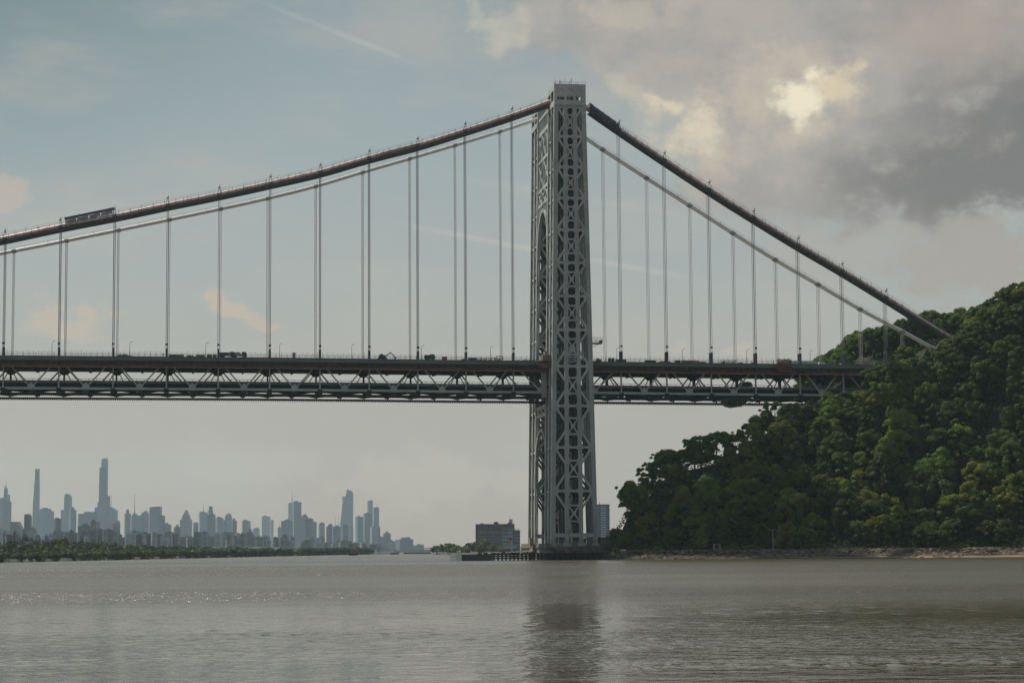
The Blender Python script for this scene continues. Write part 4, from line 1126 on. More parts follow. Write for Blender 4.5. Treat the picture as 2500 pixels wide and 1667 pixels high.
# ================================================================== TREES ON THE BLUFF
spots = []
def ok_deck(x, y, top, s):
    X, Y, Z = proj(V(x, y, top))
    if YE0 - 5 * s < y < YE1 + 5 * s and XL < x < XR:
        if top > dz(x) - 14.5 and X < 2112: return False
        if X > 2185:
            zc_ = min(zat(CN, x) or 999, zat(CF, x) or 999)
            return top < zc_ - 2.5 or (y < 10 and zat(CN, x + 4) is None)
        if top > dz(x) - 14.5 and y > YE0 - 2 : return False
    return True
y = -118.0; row = 0
while y < 125:
    x = 14 + (row % 2) * 3.6
    while x < 215:
        xx, yy = x + random.uniform(-2.2, 2.2), y + random.uniform(-1.8, 1.8)
        t = yy - shore_y(xx)
        if t > 18.5:
            z = terrain(xx, yy); s = random.uniform(0.82, 1.16)
            if yy < CREST - 4 and random.random() < .06: s *= 1.2
            if t < 30: s *= .8
            X, Y, Z = proj(V(xx, yy, z + 12.3 * s))
            lim = interp(FRONT, X) if yy < 30 else min(interp(BACK, X), interp(FRONT, X) if X < 1960 else 2000)
            if Y < lim - 6:
                s *= max(.45, 1 - (lim - 6 - Y) / (12.3 * s * FPX / Z)); X, Y, Z = proj(V(xx, yy, z + 12.3 * s))
            okk = 1496 < X < 2545 and Y < 1345 and (X > 1538 or Y > 1285)
            if yy > 12: okk = okk and ((X > 1955 and Y < 935 and yy > 50 and Y < interp(FRONT, X) + 25) or (X > 2185 and yy < 50 and Y < interp(FRONT, X) + 20))
            if okk and ok_deck(xx, yy, z + 12.3 * s, s) and not (yy > CREST + 6 and yy < 50 and X < 2185): spots.append((xx, yy, z, s, X, Y))
        x += 7.4
    y += 5.8 if y < 0 else 8.0; row += 1
print('tree spots', len(spots))
if len(spots) > 285:
    random.shuffle(spots); spots = spots[:285]
def zone(X, Y, x, y):
    f = horizon_y(X) - Y; top = horizon_y(X) - interp(FRONT, X)
    if y > 50:
        return 'behind the far cables above the bridge deck' if X < 2330 else 'on the skyline right of the cable ends'
    q = f / max(top, 1)
    if X < 1560: a = 'by the tower pier'
    elif X < 1700: a = 'on the left shoulder of the bluff'
    elif X < 1860: a = 'under the side span'
    elif X < 2010: a = 'below the right part of the deck'
    elif X < 2150: a = 'where the deck meets the bluff'
    elif X < 2320: a = 'below the cable ends'
    else: a = 'at the right edge of the bluff'
    b_ = 'low down' if q < .3 else ('halfway up' if q < .72 else 'near the crest')
    return b_ + ' ' + a
sidx = 0
for (x, y, z, s, X, Y) in spots:
    k = random.choice((0, 3, 6, 1, 4, 7, 0, 3, 1, 2, 5, 8))
    # yellow-green crowns cluster on the left part of the bluff
    if 1600 < X < 1900 and random.random() < .35: k = random.choice((2, 5, 1, 4))
    if X > 2250 and random.random() < .5: k = random.choice((0, 3, 6))
    zn = zone(X, Y, x, y)
    put_tree(k, x, y, z - 0.6, s, s * random.uniform(.92, 1.12), '%s leafy tree %s' % (CW[TREES[k][3]], zn), group='%s trees %s' % (CW[TREES[k][3]], zn))
# bushes just behind the rocks
for i in range(46):
    x = random.uniform(20, 205); yy = shore_y(x) + random.uniform(15.5, 18.5); k = random.choice((1, 2, 4, 5, 7)); s = random.uniform(.12, .26)
    X, Y, Z = proj(V(x, yy, 4))
    if 1870 < X < 1900 or 1738 < X < 1762: continue
    zn = 'beside the tower pier' if X < 1700 else ('above the sandy beach' if X < 2050 else 'at the dark right end of the bank')
    r = put_tree(k, x, yy, terrain(x, yy) - .8 * 1, s * 1.5, s, 'low %s bush on the shore rocks %s' % (CW[TREES[k][3]], zn), 'bush', '%s bushes on the rocks %s' % (CW[TREES[k][3]], zn), 'bush')

# ---- small things on the right bank
def bank(px, t=15.0):
    # a point on the bank top seen at this column
    lo = None
    for k in range(400):
        x = 10 + k * .5; p = V(x, shore_y(x) + t, terrain(x, shore_y(x) + t)); X = proj(p)[0]
        if X >= px: return p
    return p
p = bank(1885); t = thing('lamp_post', 'tall thin lamp post with a short crossbar on the bank before the dark trees', 'lamp post', None, p)
mb = MB(); mb.tube([(0, 0, -.3), (0, 0, 7.8)], [.14, .09], 8); part(mb, 'pole', MT['steel'], t); mb = MB(); mb.beam((-1.1, 0, 7.6), (.9, 0, 7.7), .12, .12, (0, 1, 0)); mb.box(-1.5, -.9, -.15, .15, 7.5, 7.7); part(mb, 'lamp_arm', MT['steel'], t); mb = MB(); mb.box(-.3, .3, -.3, .3, -.3, .9); part(mb, 'base', MT['granite_lt'], t)
p = bank(1749); t = thing('notice_frame', 'pale steel frame shelter on the bank above the rocks', 'frame', None, p)
mb = MB()
for x in (-1.1, 1.1):
    for y in (-.6, .6): mb.box(x - .08, x + .08, y - .08, y + .08, -.3, 2.4)
for zq in (.9, 2.4): mb.box(-1.2, 1.2, -.7, -.6, zq - .06, zq + .06); mb.box(-1.2, 1.2, .6, .7, zq - .06, zq + .06)
part(mb, 'frame', MT['steel'], t); mb = MB(); mb.box(-1.25, 1.25, -.75, .75, 2.46, 2.54); part(mb, 'roof', MT['steel'], t)
p = bank(1496, 9); t = thing('excavator', 'small yellow excavator standing between the tower pier and the trees', 'excavator', None, p)
mb = MB(); mb.box(-.9, .7, -.7, .7, .6, 1.8); part(mb, 'body', MT['tan'], t); mb = MB(); mb.beam((.2, 0, 1.5), (-.2, 0, 3.4), .25, .25, (0, 1, 0)); mb.beam((-.2, 0, 3.4), (1.4, 0, 3.0), .22, .22, (0, 1, 0)); mb.beam((1.4, 0, 3.0), (1.7, 0, 1.5), .2, .2, (0, 1, 0)); part(mb, 'arm', MT['tan'], t)
mb = MB(); mb.box(-1.1, .9, -.9, -.5, -.1, .6); mb.box(-1.1, .9, .5, .9, -.1, .6); part(mb, 'track', MT['timber'], t)
p = bank(1520, 10); t = thing('site_hut', 'tiny white topped booth among the orange barriers by the pier', 'booth', None, p)
mb = MB(); mb.box(-.8, .8, -.7, .7, -.3, 1.9); part(mb, 'wall', MT['timber_lt'], t); mb = MB(); mb.box(-.95, .95, -.85, .85, 1.9, 2.3); part(mb, 'roof', MT['white'], t)
for i, px in enumerate((1508, 1514, 1527, 1533, 1539, 1546, 1552)):
    p = bank(px, 8.5); mb = MB(); mb.box(-.55, .55, -.1, .1, .25, .95); mb.box(-.5, -.42, -.25, .25, -.2, 1.05); mb.box(.42, .5, -.25, .25, -.2, 1.05); mb.box(-.3, .3, -.4, .4, -.2, .25)
    tag(mb.build('barrier', MT['orange'] if i % 2 else MT['tan'], loc=p), 'small orange and tan barrier on the bank right of the pier', 'barrier', 'orange and tan barriers by the pier')

# ================================================================== FAR CITY
def facade(name, c, c2, fl=4.0, bay=5.0, rough=0.5):
    m, nt, b = new_mat(name); N, L = nt.nodes, nt.links
    tc = N.new('ShaderNodeTexCoord'); sp = N.new('ShaderNodeSeparateXYZ'); L.new(tc.outputs['Object'], sp.inputs[0])
    def mt(op, a, v=None):
        n = N.new('ShaderNodeMath'); n.operation = op
        if hasattr(a, 'is_linked') or not isinstance(a, (int, float)): L.new(a, n.inputs[0])
        else: n.inputs[0].default_value = a
        if v is not None:
            if isinstance(v, (int, float)): n.inputs[1].default_value = v
            else: L.new(v, n.inputs[1])
        return n.outputs[0]
    fz = mt('FRACT', mt('DIVIDE', sp.outputs['Z'], fl)); fx = mt('FRACT', mt('DIVIDE', mt('ADD', sp.outputs['X'], sp.outputs['Y']), bay))
    w = mt('MULTIPLY', mt('GREATER_THAN', fz, .4), mt('GREATER_THAN', fx, .35))
    mx = N.new('ShaderNodeMixRGB'); mx.inputs[1].default_value = c + (1,); mx.inputs[2].default_value = c2 + (1,); L.new(w, mx.inputs[0])
    oi = N.new('ShaderNodeObjectInfo'); hs = N.new('ShaderNodeHueSaturation'); mr = N.new('ShaderNodeMapRange'); mr.inputs[3].default_value = .65; mr.inputs[4].default_value = 1.35
    L.new(oi.outputs['Random'], mr.inputs[0]); L.new(mr.outputs[0], hs.inputs['Value']); L.new(mx.outputs[0], hs.inputs['Color'])
    L.new(hs.outputs[0], b.inputs['Base Color']); b.inputs['Roughness'].default_value = rough
    return m
FM = [facade('stone_tower_facade', (.17, .19, .20), (.12, .14, .15), 12, 14), facade('glass_tower_facade', (.12, .18, .215), (.095, .15, .18), 14, 9, .45),  # stone, glass and pale tones lightened and blued to stand in for haze
      facade('brick_tower_facade', (.10, .085, .075), (.045, .055, .06), 4, 6), facade('pale_tower_facade', (.28, .31, .32), (.21, .245, .26), 12, 12)]
def sky_px(zid, x, y):
    s, ox, oy = {'A': (5.226, 0, 1100), 'B': (5.88, 300, 1150), 'C': (5.88, 650, 1150), 'E': (6.72, 950, 1240), 'T': (5.227, 1240, 1100), 'P': (1, 0, 0)}[zid]
    return x / s + ox, y / s + oy
def building(zid, parts, D, label, m, cat='skyscraper', name='tower_block', masts=(), dome=None, depth=None, base_z=-1, roofs=True, group=None):
    """parts: list of polygons or (x0, x1, ytop) blocks in picture measures; built as solid volumes at distance D"""
    P = []; 
    xs_all = []
    for q in parts:
        if len(q) == 3 and not isinstance(q[0], tuple): xs_all += [q[0], q[1]]
        else: xs_all += [v[0] for v in q]
    xm = (min(xs_all) + max(xs_all)) / 2
    cpx, _ = sky_px(zid, xm, 0); c = at_depth(cpx, horizon_y(cpx), D); org = V(c.x, c.y, 0)
    def loc(x, y):
        px, py = sky_px(zid, x, y); p = at_depth(px, py, D) ; q = p - org; return q.dot(UX), p.z
    ang = -BETA; UX = V(math.cos(ang), math.sin(ang), 0); UY = V(-math.sin(ang), math.cos(ang), 0)
    t = thing(name, label, cat, group, org)
    wmax = abs(loc(max(xs_all), 0)[0] - loc(min(xs_all), 0)[0])
    dp = depth or max(18, min(wmax, 60))
    boxy = all(len(q) == 3 and not isinstance(q[0], tuple) for q in parts)
    rot = random.choice((-1, 1)) * random.uniform(.15, .5) if boxy else 0.0
    RX = UX * math.cos(rot) + UY * math.sin(rot); RY = UY * math.cos(rot) - UX * math.sin(rot)
    for i, q in enumerate(parts):
        mb = MB()
        if len(q) == 3 and not isinstance(q[0], tuple):
            a, z = loc(q[0], q[2]); b_, _ = loc(q[1], q[2]); cx_ = (a + b_) / 2; w = b_ - a
            dd = min(dp, w * .75) * (1 - .1 * i) if boxy else dp * (1 - .12 * i)
            fw = (w - dd * abs(math.sin(rot))) / math.cos(rot)
            poly = [(-fw / 2, base_z), (fw / 2, base_z), (fw / 2, z), (-fw / 2, z)]
            mb.prism(poly, UX * cx_, RX, (0, 0, 1), dd, RY)
        else:
            poly = [loc(*v) for v in q]; lo = min(p_[1] for p_ in poly)
            poly = [(a, base_z if z <= lo + 2 else z) for a, z in poly]; dd = dp * (1 - .12 * i)
            mb.prism(poly, (0, 0, 0), UX, (0, 0, 1), dd, UY)
        part(mb, 'block' if i else 'shaft', m, t)
        if roofs and len(q) == 3 and not isinstance(q[0], tuple):
            mb = MB(); k = random.uniform(.3, .6); hh_ = min(8, fw * .12) + 1; o = -fw * .4 + random.random() * fw * (.8 - k)
            mb.prism([(o, z - .2), (o + fw * k, z - .2), (o + fw * k, z + hh_), (o, z + hh_)], UX * cx_, RX, (0, 0, 1), dd * .4, RY)
            part(mb, 'roof_plant', FM[0], t)
    for (x, y0, y1, r) in masts:
        a, z0 = loc(x, y0); _, z1 = loc(x, y1); mb = MB(); mb.tube([UX * a + V(0, 0, z0), UX * a + V(0, 0, z1)], [r, r * .35], 6); part(mb, 'mast', FM[0], t)
    return t
S_ = 'tower_block'
B = building
B('A', [(-20, 35, 605), (20, 133, 1000), (25, 128, 645), (30, 108, 555), (32, 80, 480)], 9300, 'stepped spire tower with a crane at the far left edge of the skyline', FM[0], masts=((45, 480, 440, 3), (60, 470, 380, 1.5)))
B('A', [[(140, 1040), (140, 905), (235, 905), (270, 975), (290, 990), (305, 1040)]], 7200, 'low sloping roofed block between the left edge tower and the small dark slab', FM[2], 'building')
B('A', [[(313, 1050), (313, 812), (365, 805), (382, 830), (388, 1050)], (385, 440, 985)], 5200, 'small dark slab close left of the very thin tower', FM[2])
B('A', [[(402, 1060), (412, 690), (428, 365), (482, 365), (487, 690), (492, 1060)], [(429, 400), (430, 230), (478, 230), (481, 400)]], 10500, 'very thin pencil tower with an open frame crown, second tallest on the left', FM[0], depth=22, masts=((432, 232, 222, 1.5), (476, 232, 224, 1.5)))
B('A', [(487, 672, 770), (500, 640, 742)], 9600, 'broad grey slab right behind the very thin tower', FM[1])
B('A', [(672, 775, 865)], 6000, 'dark boxy block between the broad slab and the rounded top tower', FM[2], 'building')
B('A', [(768, 818, 757)], 9000, 'pale slab touching the left of the rounded top tower', FM[3])
B('A', [[(812, 1040), (815, 590), (824, 552), (862, 549), (885, 570), (895, 610), (893, 1040)]], 10400, 'tower with a curved rounded top, midway between thin tower and tallest tower', FM[1], depth=40)
B('A', [(865, 968, 755), (885, 940, 722)], 8200, 'dark tower with a glinting roof, right of the rounded top tower', FM[1])
B('A', [(968, 1215, 805), (1040, 1160, 798), (1158, 1235, 785)], 9000, 'long low slab left of the tallest tower', FM[1])
B('A', [(1208, 1350, 720), (1240, 1345, 655), [(1246, 720), (1257, 210), (1345, 210), (1342, 720)], (1278, 1353, 104)], 10500, 'tallest skyscraper of the whole skyline, dark glass with notched shoulders', FM[1], depth=40, masts=((1340, 104, 60, 2.2),))
B('A', [(1280, 1390, 575)], 8600, 'pale slab standing before the right foot of the tallest tower', FM[3])
B('A', [[(1385, 1050), (1388, 730), (1410, 712), (1450, 735), (1484, 757), (1486, 1050)], (1484, 1515, 893)], 9800, 'round shouldered slab with a thin mast, right of the tallest tower', FM[1], masts=((1408, 720, 540, 1.2),))
B('A', [[(1160, 1050), (1172, 905), (1195, 885), (1208, 868), (1225, 885), (1245, 905), (1255, 1050)], (1010, 1165, 962), (1075, 1110, 935)], 5000, 'dark domed building low in front of the tallest tower', FM[2], 'building', masts=((1208, 870, 855, .8),))
B('A', [(1395, 1532, 928)], 7000, 'dark low block at the right foot of the round shouldered slab', FM[2], 'building')
B('B', [(8, 108, 605), (30, 80, 550)], 9000, 'stepped tower with a small square top left of the thin mast', FM[0])
B('B', [(105, 265, 632)], 9200, 'broad block carrying the tall thin antenna mast', FM[1], masts=((158, 632, 320, 1.8), (158, 632, 560, 5)))
B('B', [(262, 362, 595), (295, 345, 573)], 9200, 'stepped block between the antenna mast block and the flat topped slab', FM[0])
B('B', [[(385, 1000), (385, 517), (455, 507), (540, 505), (541, 1000)]], 9000, 'wide flat topped slab, tallest right of the antenna mast', FM[1])
B('B', [(500, 595, 642), (590, 645, 745), (640, 690, 768)], 8200, 'stepped block descending right of the wide flat topped slab', FM[0])
B('B', [(722, 822, 800), (755, 795, 768)], 6800, 'small dark block just left of the pyramid roofed tower', FM[2], 'building')
B('B', [[(820, 1000), (822, 695), (978, 695), (982, 1000)], [(822, 700), (850, 655), (905, 552), (955, 655), (978, 700)]], 9400, 'tower with a tall pyramid roof', FM[3], depth=45)
B('B', [(998, 1080, 738)], 8600, 'low slab right of the pyramid roofed tower', FM[1], 'building')
B('B', [(1078, 1215, 592)], 9800, 'pale glass block with a thin central spire, right of the pyramid tower', FM[1], masts=((1148, 595, 455, 1.5), (1082, 595, 565, 1), (1212, 595, 545, 1)))
B('B', [(1210, 1318, 622), (1222, 1285, 560), (1230, 1277, 507)], 8300, 'dark stepped tower right of the pale glass block with the spire', FM[0])
B('B', [(1318, 1440, 668), (1438, 1482, 702)], 9200, 'wide pale slab right of the dark stepped tower', FM[1])
B('B', [(1462, 1556, 640), (1475, 1545, 612)], 9000, 'pale tower with a notched top, fourth right of the pyramid tower', FM[3])
B('B', [(1556, 1632, 705), (1565, 1606, 680)], 8400, 'dark capped block touching the right of the notched pale tower', FM[0])
B('B', [(1700, 1806, 708)], 9500, 'lone grey slab with a slightly domed top in the middle gap', FM[1], masts=((1752, 708, 692, 2),))
B('B', [(1800, 1830, 718)], 11500, 'very faint narrow slab hugging the right of the lone grey slab', FM[3])
B('B', [(1780, 1865, 870), (1805, 1840, 825)], 5600, 'dark stepped house with a cupola before the middle gap', FM[2], 'building')
B('B', [(1850, 1962, 822)], 10500, 'faint low block left of the palest tall slab', FM[1], 'building')
B('B', [(1993, 2110, 648)], 12200, 'palest tall slab, ghostly in the haze', FM[1])
B('B', [(2108, 2160, 700)], 12300, 'ghostly short slab right of the palest tall slab', FM[3])
B('C', [(160, 215, 805)], 7000, 'banded pale block left of the wide blue slab', FM[3], 'building', masts=((190, 805, 725, .8),))
B('C', [(213, 372, 712), (255, 345, 700)], 8200, 'wide blue grey slab at the foot of the tall twin toned slab', FM[1])
B('C', [(303, 372, 458)], 12000, 'faint pale slab hidden behind the left of the tall rectangular slab', FM[3])
B('C', [(357, 502, 442)], 9600, 'tall rectangular glass slab with a mast to its left', FM[1], masts=((364, 450, 290, 1.6),))
B('C', [(497, 595, 652), (512, 580, 626)], 7800, 'dark tower with a small cap, just right of the tall rectangular slab', FM[0])
B('C', [(590, 668, 680)], 7800, 'dark block right of the small capped tower', FM[0])
B('C', [[(665, 1100), (668, 700), (680, 725), (718, 728), (722, 1100)]], 8200, 'slant topped glass block left of the pale residential tower', FM[1])
B('C', [(738, 840, 765), (752, 836, 742)], 7200, 'pale residential tower with a dark cap, left of the cranes', FM[3])
B('C', [(856, 952, 790), (882, 948, 762)], 7200, 'dark and pale striped tower just left of the cranes', FM[0])
B('C', [(955, 1062, 790)], 7600, 'unfinished block with two thin cranes on its roof', FM[1], masts=((990, 790, 640, .8), (1038, 790, 650, .8)))
B('C', [[(1060, 1100), (1065, 760), (1095, 460), (1122, 450), (1158, 258), (1225, 282), (1238, 330), (1242, 1100)], [(1088, 372), (1092, 360), (1132, 356), (1132, 372)]], 10900, 'tall tapering glass tower with a slanted top and a pointed sky deck', FM[3], depth=55, roofs=False)
B('C', [(1062, 1175, 778), (1085, 1130, 765)], 7800, 'dark glass block below the tapering tower', FM[1])
B('C', [(1172, 1248, 803)], 7900, 'pale block at the right foot of the tapering tower', FM[3])
B('C', [(1272, 1392, 652)], 8600, 'left slab of the group right of the tapering tower', FM[1])
B('C', [(1390, 1512, 607)], 9200, 'middle slab of the group right of the tapering tower', FM[1])
B('C', [(1443, 1528, 422)], 10600, 'tallest thin slab of the group right of the tapering tower', FM[3])
B('C', [(1536, 1616, 518)], 9800, 'second tallest thin slab, rightmost of the high towers', FM[1])
B('C', [(1486, 1602, 802), (1600, 1634, 800)], 7600, 'low pale slab before the two thin slabs', FM[3])
B('C', [(1680, 1785, 890), (1712, 1750, 865)], 7800, 'squat stepped block with a roof box right of the high towers', FM[0], 'building')
B('C', [(1605, 1682, 945)], 7400, 'low block left of the squat stepped block', FM[1], 'building')
B('C', [(1735, 1856, 1002)], 6600, 'low pale block at the foot of the squat stepped block', FM[3], 'building')
B('C', [(1853, 2112, 978), (1985, 2075, 955)], 7600, 'broad low warehouse like block, last big one before the open river', FM[1], 'building')
B('C', [(2110, 2262, 1062), (2210, 2262, 1055)], 8200, 'low grey shed at the far right end of the skyline', FM[1], 'building')
# filler rows of mid height blocks behind the shore
cnt = 0
for i in range(190):
    px = random.uniform(-20, 935); f = px / 940
    y0 = interp([(0, 1297), (120, 1300), (250, 1296), (330, 1300), (420, 1304), (520, 1302), (640, 1310), (700, 1312), (800, 1316), (880, 1328), (940, 1334)], px)
    D = random.uniform(2600, 5200) + f * 1500
    w = random.uniform(7, 24); y = y0 + random.uniform(-6, 13)
    if px > 700: y = max(y, y0 - 3)
    seg = ('below the very thin tower' if px < 150 else 'below the tallest tower' if px < 300 else 'below the antenna mast' if px < 400 else 'below the pyramid roofed tower' if px < 520 else 'below the middle gap' if px < 690 else 'below the tall rectangular slab' if px < 780 else 'below the tapering tower' if px < 880 else 'by the end of the far shore')
    mi = random.choice((0, 2, 2, 0, 3)); wd = {0: 'grey stone', 2: 'dark brick', 3: 'pale'}[mi]
    blocks = [(px, px + w, y)]
    if random.random() < .5: blocks.append((px + w * .2, px + w * .6, y - random.uniform(1, 3)))
    B('P', blocks, D, 'low %s block on the far shore %s' % (wd, seg), FM[mi], 'building', 'apartment_block', group='low %s blocks on the far shore %s' % (wd, seg), depth=22, roofs=random.random() < .4)

# far left bank: ground, trees
SHL = [(-80, 1374.4), (0, 1372.8), (350, 1364.6), (520, 1360.8), (700, 1356.6), (870, 1353.2), (960, 1351.6)]
SL3 = [on_z(a, b_, 0) for a, b_ in SHL]
pts = catmull(SL3, 4)
mb = MB(); n = len(pts)
for k in range(n - 1):
    a, b_ = pts[k], pts[k + 1]
    da = (a - CAM); da.z = 0; da.normalize(); db = (b_ - CAM); db.z = 0; db.normalize()
    prof = [(-4, -.6), (3, 1.4), (60, 2.5), (500, 6), (2600, 14)]
    ha, hb_ = interp([(0, 1), (n * .6, 1), (n - 3, .1)], k), interp([(0, 1), (n * .6, 1), (n - 3, .1)], k + 1)
    va = [V(a.x + da.x * s, a.y + da.y * s, z * (ha if z > 1.5 else 1)) for s, z in prof]; vb = [V(b_.x + db.x * s, b_.y + db.y * s, z * (hb_ if z > 1.5 else 1)) for s, z in prof]
    mb.add(va + vb, [(j, j + 5, j + 6, j + 1) for j in range(4)])
tag(mb.build('far_bank', MT['far_land'], smooth=True), 'low wooded bank of the far shore under the skyline', 'bank', kind='structure')
WOODTOP = [(-80, 1315), (0, 1316), (100, 1319), (200, 1324), (350, 1332), (450, 1335), (600, 1337), (700, 1341), (760, 1345), (870, 1347), (960, 1348)]
mb = MB(); mb2 = MB()
for i in range(2100):
    px = random.uniform(-60, 900); k = interp([(a, i_) for i_, (a, _) in enumerate(SHL)], px)
    i0 = int(min(k, len(SHL) - 2)); p = SL3[i0].lerp(SL3[i0 + 1], k - i0); dd = (p - CAM); D0 = dd.length; dd.normalize()
    back = random.random() ** 1.3; s = 4 + back * 220
    q = V(p.x + dd.x * s, p.y + dd.y * s, 0); ht = (horizon_y(px) - interp(WOODTOP, px)) * (D0 + s) / FPX
    top = HC + ht; hh = (2.5 + back * max(0, top - 2.5)) * random.uniform(.7, 1.12); r = random.uniform(2.2, 5) * D0 / 1500 ** 1
    r = max(2.0, min(r, 7))
    cz = max(1.2, hh - r * .7)
    n = 74
    for _ in range(n):
        dz_ = random.uniform(-.4, 1); a = random.uniform(0, 2 * PI); qq = math.sqrt(1 - dz_ * dz_); nn = V(qq * math.cos(a), qq * math.sin(a), dz_)
        c = q + V(0, 0, cz) + nn * r * random.uniform(.7, 1.05); tt = nn.cross(V(random.gauss(0, 1), random.gauss(0, 1), random.gauss(0, 1))).normalized(); w = nn.cross(tt); sz = r * random.uniform(.13, .26)
        (mb if i % 5 else mb2).add([c - tt * sz, c - w * sz * .7, c + tt * sz, c + w * sz * .7], [(0, 1, 2, 3)])
o = mb.build('far_woods', FARLEAF); tag(o, 'hazy band of dark green riverside woods below the skyline', 'woods', kind='stuff')
o = mb2.build('far_woods', LEAF[0]); tag(o, 'lighter green treetops scattered through the riverside woods below the skyline', 'woods', kind='stuff')
# shoreline details: white marker, boathouse
p = on_z(690, 1351, 2); t = thing('boathouse', 'small white gabled boathouse on the far shore below the tall rectangular slab', 'house', None, on_z(687, 1356.6, 0) + V(0, 30, 0))
mb = MB(); mb.box(-6, 6, -5, 5, 0, 5); part(mb, 'wall', MT['white'], t); mb = MB(); mb.prism([(-7, 5), (7, 5), (0, 9)], (0, 0, 0), (1, 0, 0), (0, 0, 1), 11, (0, 1, 0)); part(mb, 'roof', MT['tarp_lt'], t)
for px, py, lb in ((66, 1369.5, 'tiny white sail on the water at the far left shore'), (417, 1357.5, 'tiny white sail near the middle of the far shore')):
    p = on_z(px, py + 2, 0); t = thing('sailing_boat', lb, 'boat', 'tiny sailing boats on the far river', p)
    mb = MB(); mb.prism([(-1, .1), (1, .1), (1.2, .4), (-1.1, .4)], (0, 0, 0), (1, 0, 0), (0, 0, 1), 1.2, (0, 1, 0)); part(mb, 'hull', MT['white'], t)
    mb = MB(); mb.prism([(-.6, .5), (.6, .5), (.1, 2.2)], (0, 0, 0), (1, 0, 0), (0, 0, 1), .06, (0, 1, 0)); part(mb, 'sail', MT['white'], t)
# tug with barge
p = on_z(862, 1355.2, 0); D = (p - CAM).length; u = D / FPX
t = thing('tugboat', 'small dark tugboat with a red deckhouse and mast in mid river', 'boat', None, p)
mb = MB(); mb.prism([(-11 * u, 0), (11 * u, 0), (11.5 * u, 7 * u), (5 * u, 5.5 * u), (-9 * u, 5.5 * u), (-11.5 * u, 7 * u)], (0, 0, 0), (1, 0, 0), (0, 0, 1), 12 * u, (0, 1, 0)); part(mb, 'hull', MT['timber'], t)
mb = MB(); mb.box(-4.5 * u, 5 * u, -3 * u, 3 * u, 5.5 * u, 9 * u); mb.box(-2.5 * u, 2.5 * u, -2 * u, 2 * u, 9 * u, 12 * u); part(mb, 'deckhouse', MT['red'], t)
mb = MB(); mb.tube([(0, 0, 11 * u), (0, 0, 22 * u)], [.5 * u, .15 * u], 6); part(mb, 'mast', MT['steel_dk'], t)
# ferry and pier sheds on the right of the river mouth
p = on_z(965, 1352.6, 0); u = (p - CAM).length / FPX
t = thing('ferry', 'small white ferry moored at the left end of the long white pier', 'boat', None, p)
mb = MB(); mb.prism([(-12 * u, 0), (9 * u, 0), (10 * u, 3 * u), (-13 * u, 3 * u)], (0, 0, 0), (1, 0, 0), (0, 0, 1), 8 * u, (0, 1, 0)); part(mb, 'hull', MT['timber'], t)
mb = MB(); mb.box(-10 * u, 8 * u, -3 * u, 3 * u, 3 * u, 5.5 * u); mb.box(-7 * u, 5 * u, -2.4 * u, 2.4 * u, 5.5 * u, 8.4 * u); part(mb, 'cabin', MT['white'], t)
mb = MB(); mb.box(-10.2 * u, 8.2 * u, -3.3 * u, -3 * u, 3.8 * u, 4.6 * u); mb.box(-3 * u, 3 * u, -1 * u, 1 * u, 8.4 * u, 9.8 * u); part(mb, 'window_band', MT['tarp'], t)
pa, pb = on_z(984, 1351.9, 0), on_z(1053, 1351.4, 0); u = (pa - CAM).length / FPX; w = (pb - pa).length
t = thing('pier_shed', 'long low white roofed pier reaching toward the green trees', 'pier', None, pa, math.atan2(pb.y - pa.y, pb.x - pa.x))
mb = MB(); mb.box(0, w, 0, 10 * u, .3 * u, 1.4 * u)
for k in range(20): mb.box(w * k / 20, w * k / 20 + .8 * u, -.2 * u, .6 * u, -1, 1.4 * u)
part(mb, 'deck', MT['timber'], t)
mb = MB(); mb.box(2 * u, w - 2 * u, u, 9 * u, 1.4 * u, 3.6 * u); part(mb, 'wall', MT['timber_lt'], t)
mb = MB(); mb.prism([(u, 3.6 * u), (w - u, 3.6 * u), (w - 3 * u, 5 * u), (3 * u, 5.1 * u)], (0, 5 * u, 0), (1, 0, 0), (0, 0, 1), 9 * u, (0, 1, 0)); part(mb, 'roof', MT['white'], t)
pa, pb = on_z(905, 1348.6, 0), on_z(1060, 1348.4, 0); u = (pa - CAM).length / FPX
t = thing('pier_shed', 'faint very long grey pier behind the white roofed pier', 'pier', None, pa)
mb = MB(); mb.box(0, 160 * u, 0, 12 * u, 0, 3.0 * u); part(mb, 'wall', MT['tarp_lt'], t)
mb = MB(); mb.prism([(10 * u, 3 * u), (160 * u, 3 * u), (158 * u, 7 * u), (60 * u, 5 * u)], (0, 6 * u, 0), (1, 0, 0), (0, 0, 1), 11 * u, (0, 1, 0)); part(mb, 'roof', MT['tarp_lt'], t)

# right side land far behind the tower
pts = [at_depth(a, 1350, D) for a, D in ((1052, 2150), (1120, 1900), (1200, 1500), (1260, 1250), (1340, 1050), (1440, 900), (1500, 850))]
mb = MB()
for a, b_ in zip(pts, pts[1:]):
    va = [V(a.x, a.y, -1), V(a.x + 3, a.y + 4, 1.5), V(a.x + 40, a.y + 60, 2.6), V(a.x + 500, a.y + 1500, 4)]
    vb = [V(b_.x, b_.y, -1), V(b_.x + 3, b_.y + 4, 1.5), V(b_.x + 40, b_.y + 60, 2.6), V(b_.x + 500, b_.y + 1500, 4)]
    mb.add(va + vb, [(j, j + 4, j + 5, j + 1) for j in range(3)])
tag(mb.build('near_bank', MT['far_land']), 'flat green bank running away behind the bridge tower', 'bank', kind='structure')
def far_tree(px, ytop, D, k, label, wpx, group=None):
    c = at_depth(px, 1345, D); h = (horizon_y(px) - ytop) * D / FPX + HC; r = put_tree(k, c.x, c.y, 0.3, 1, 1, label, group=group)
    sw = wpx * D / FPX / 10.5; r.scale = (sw, sw, h / 12.6); return r
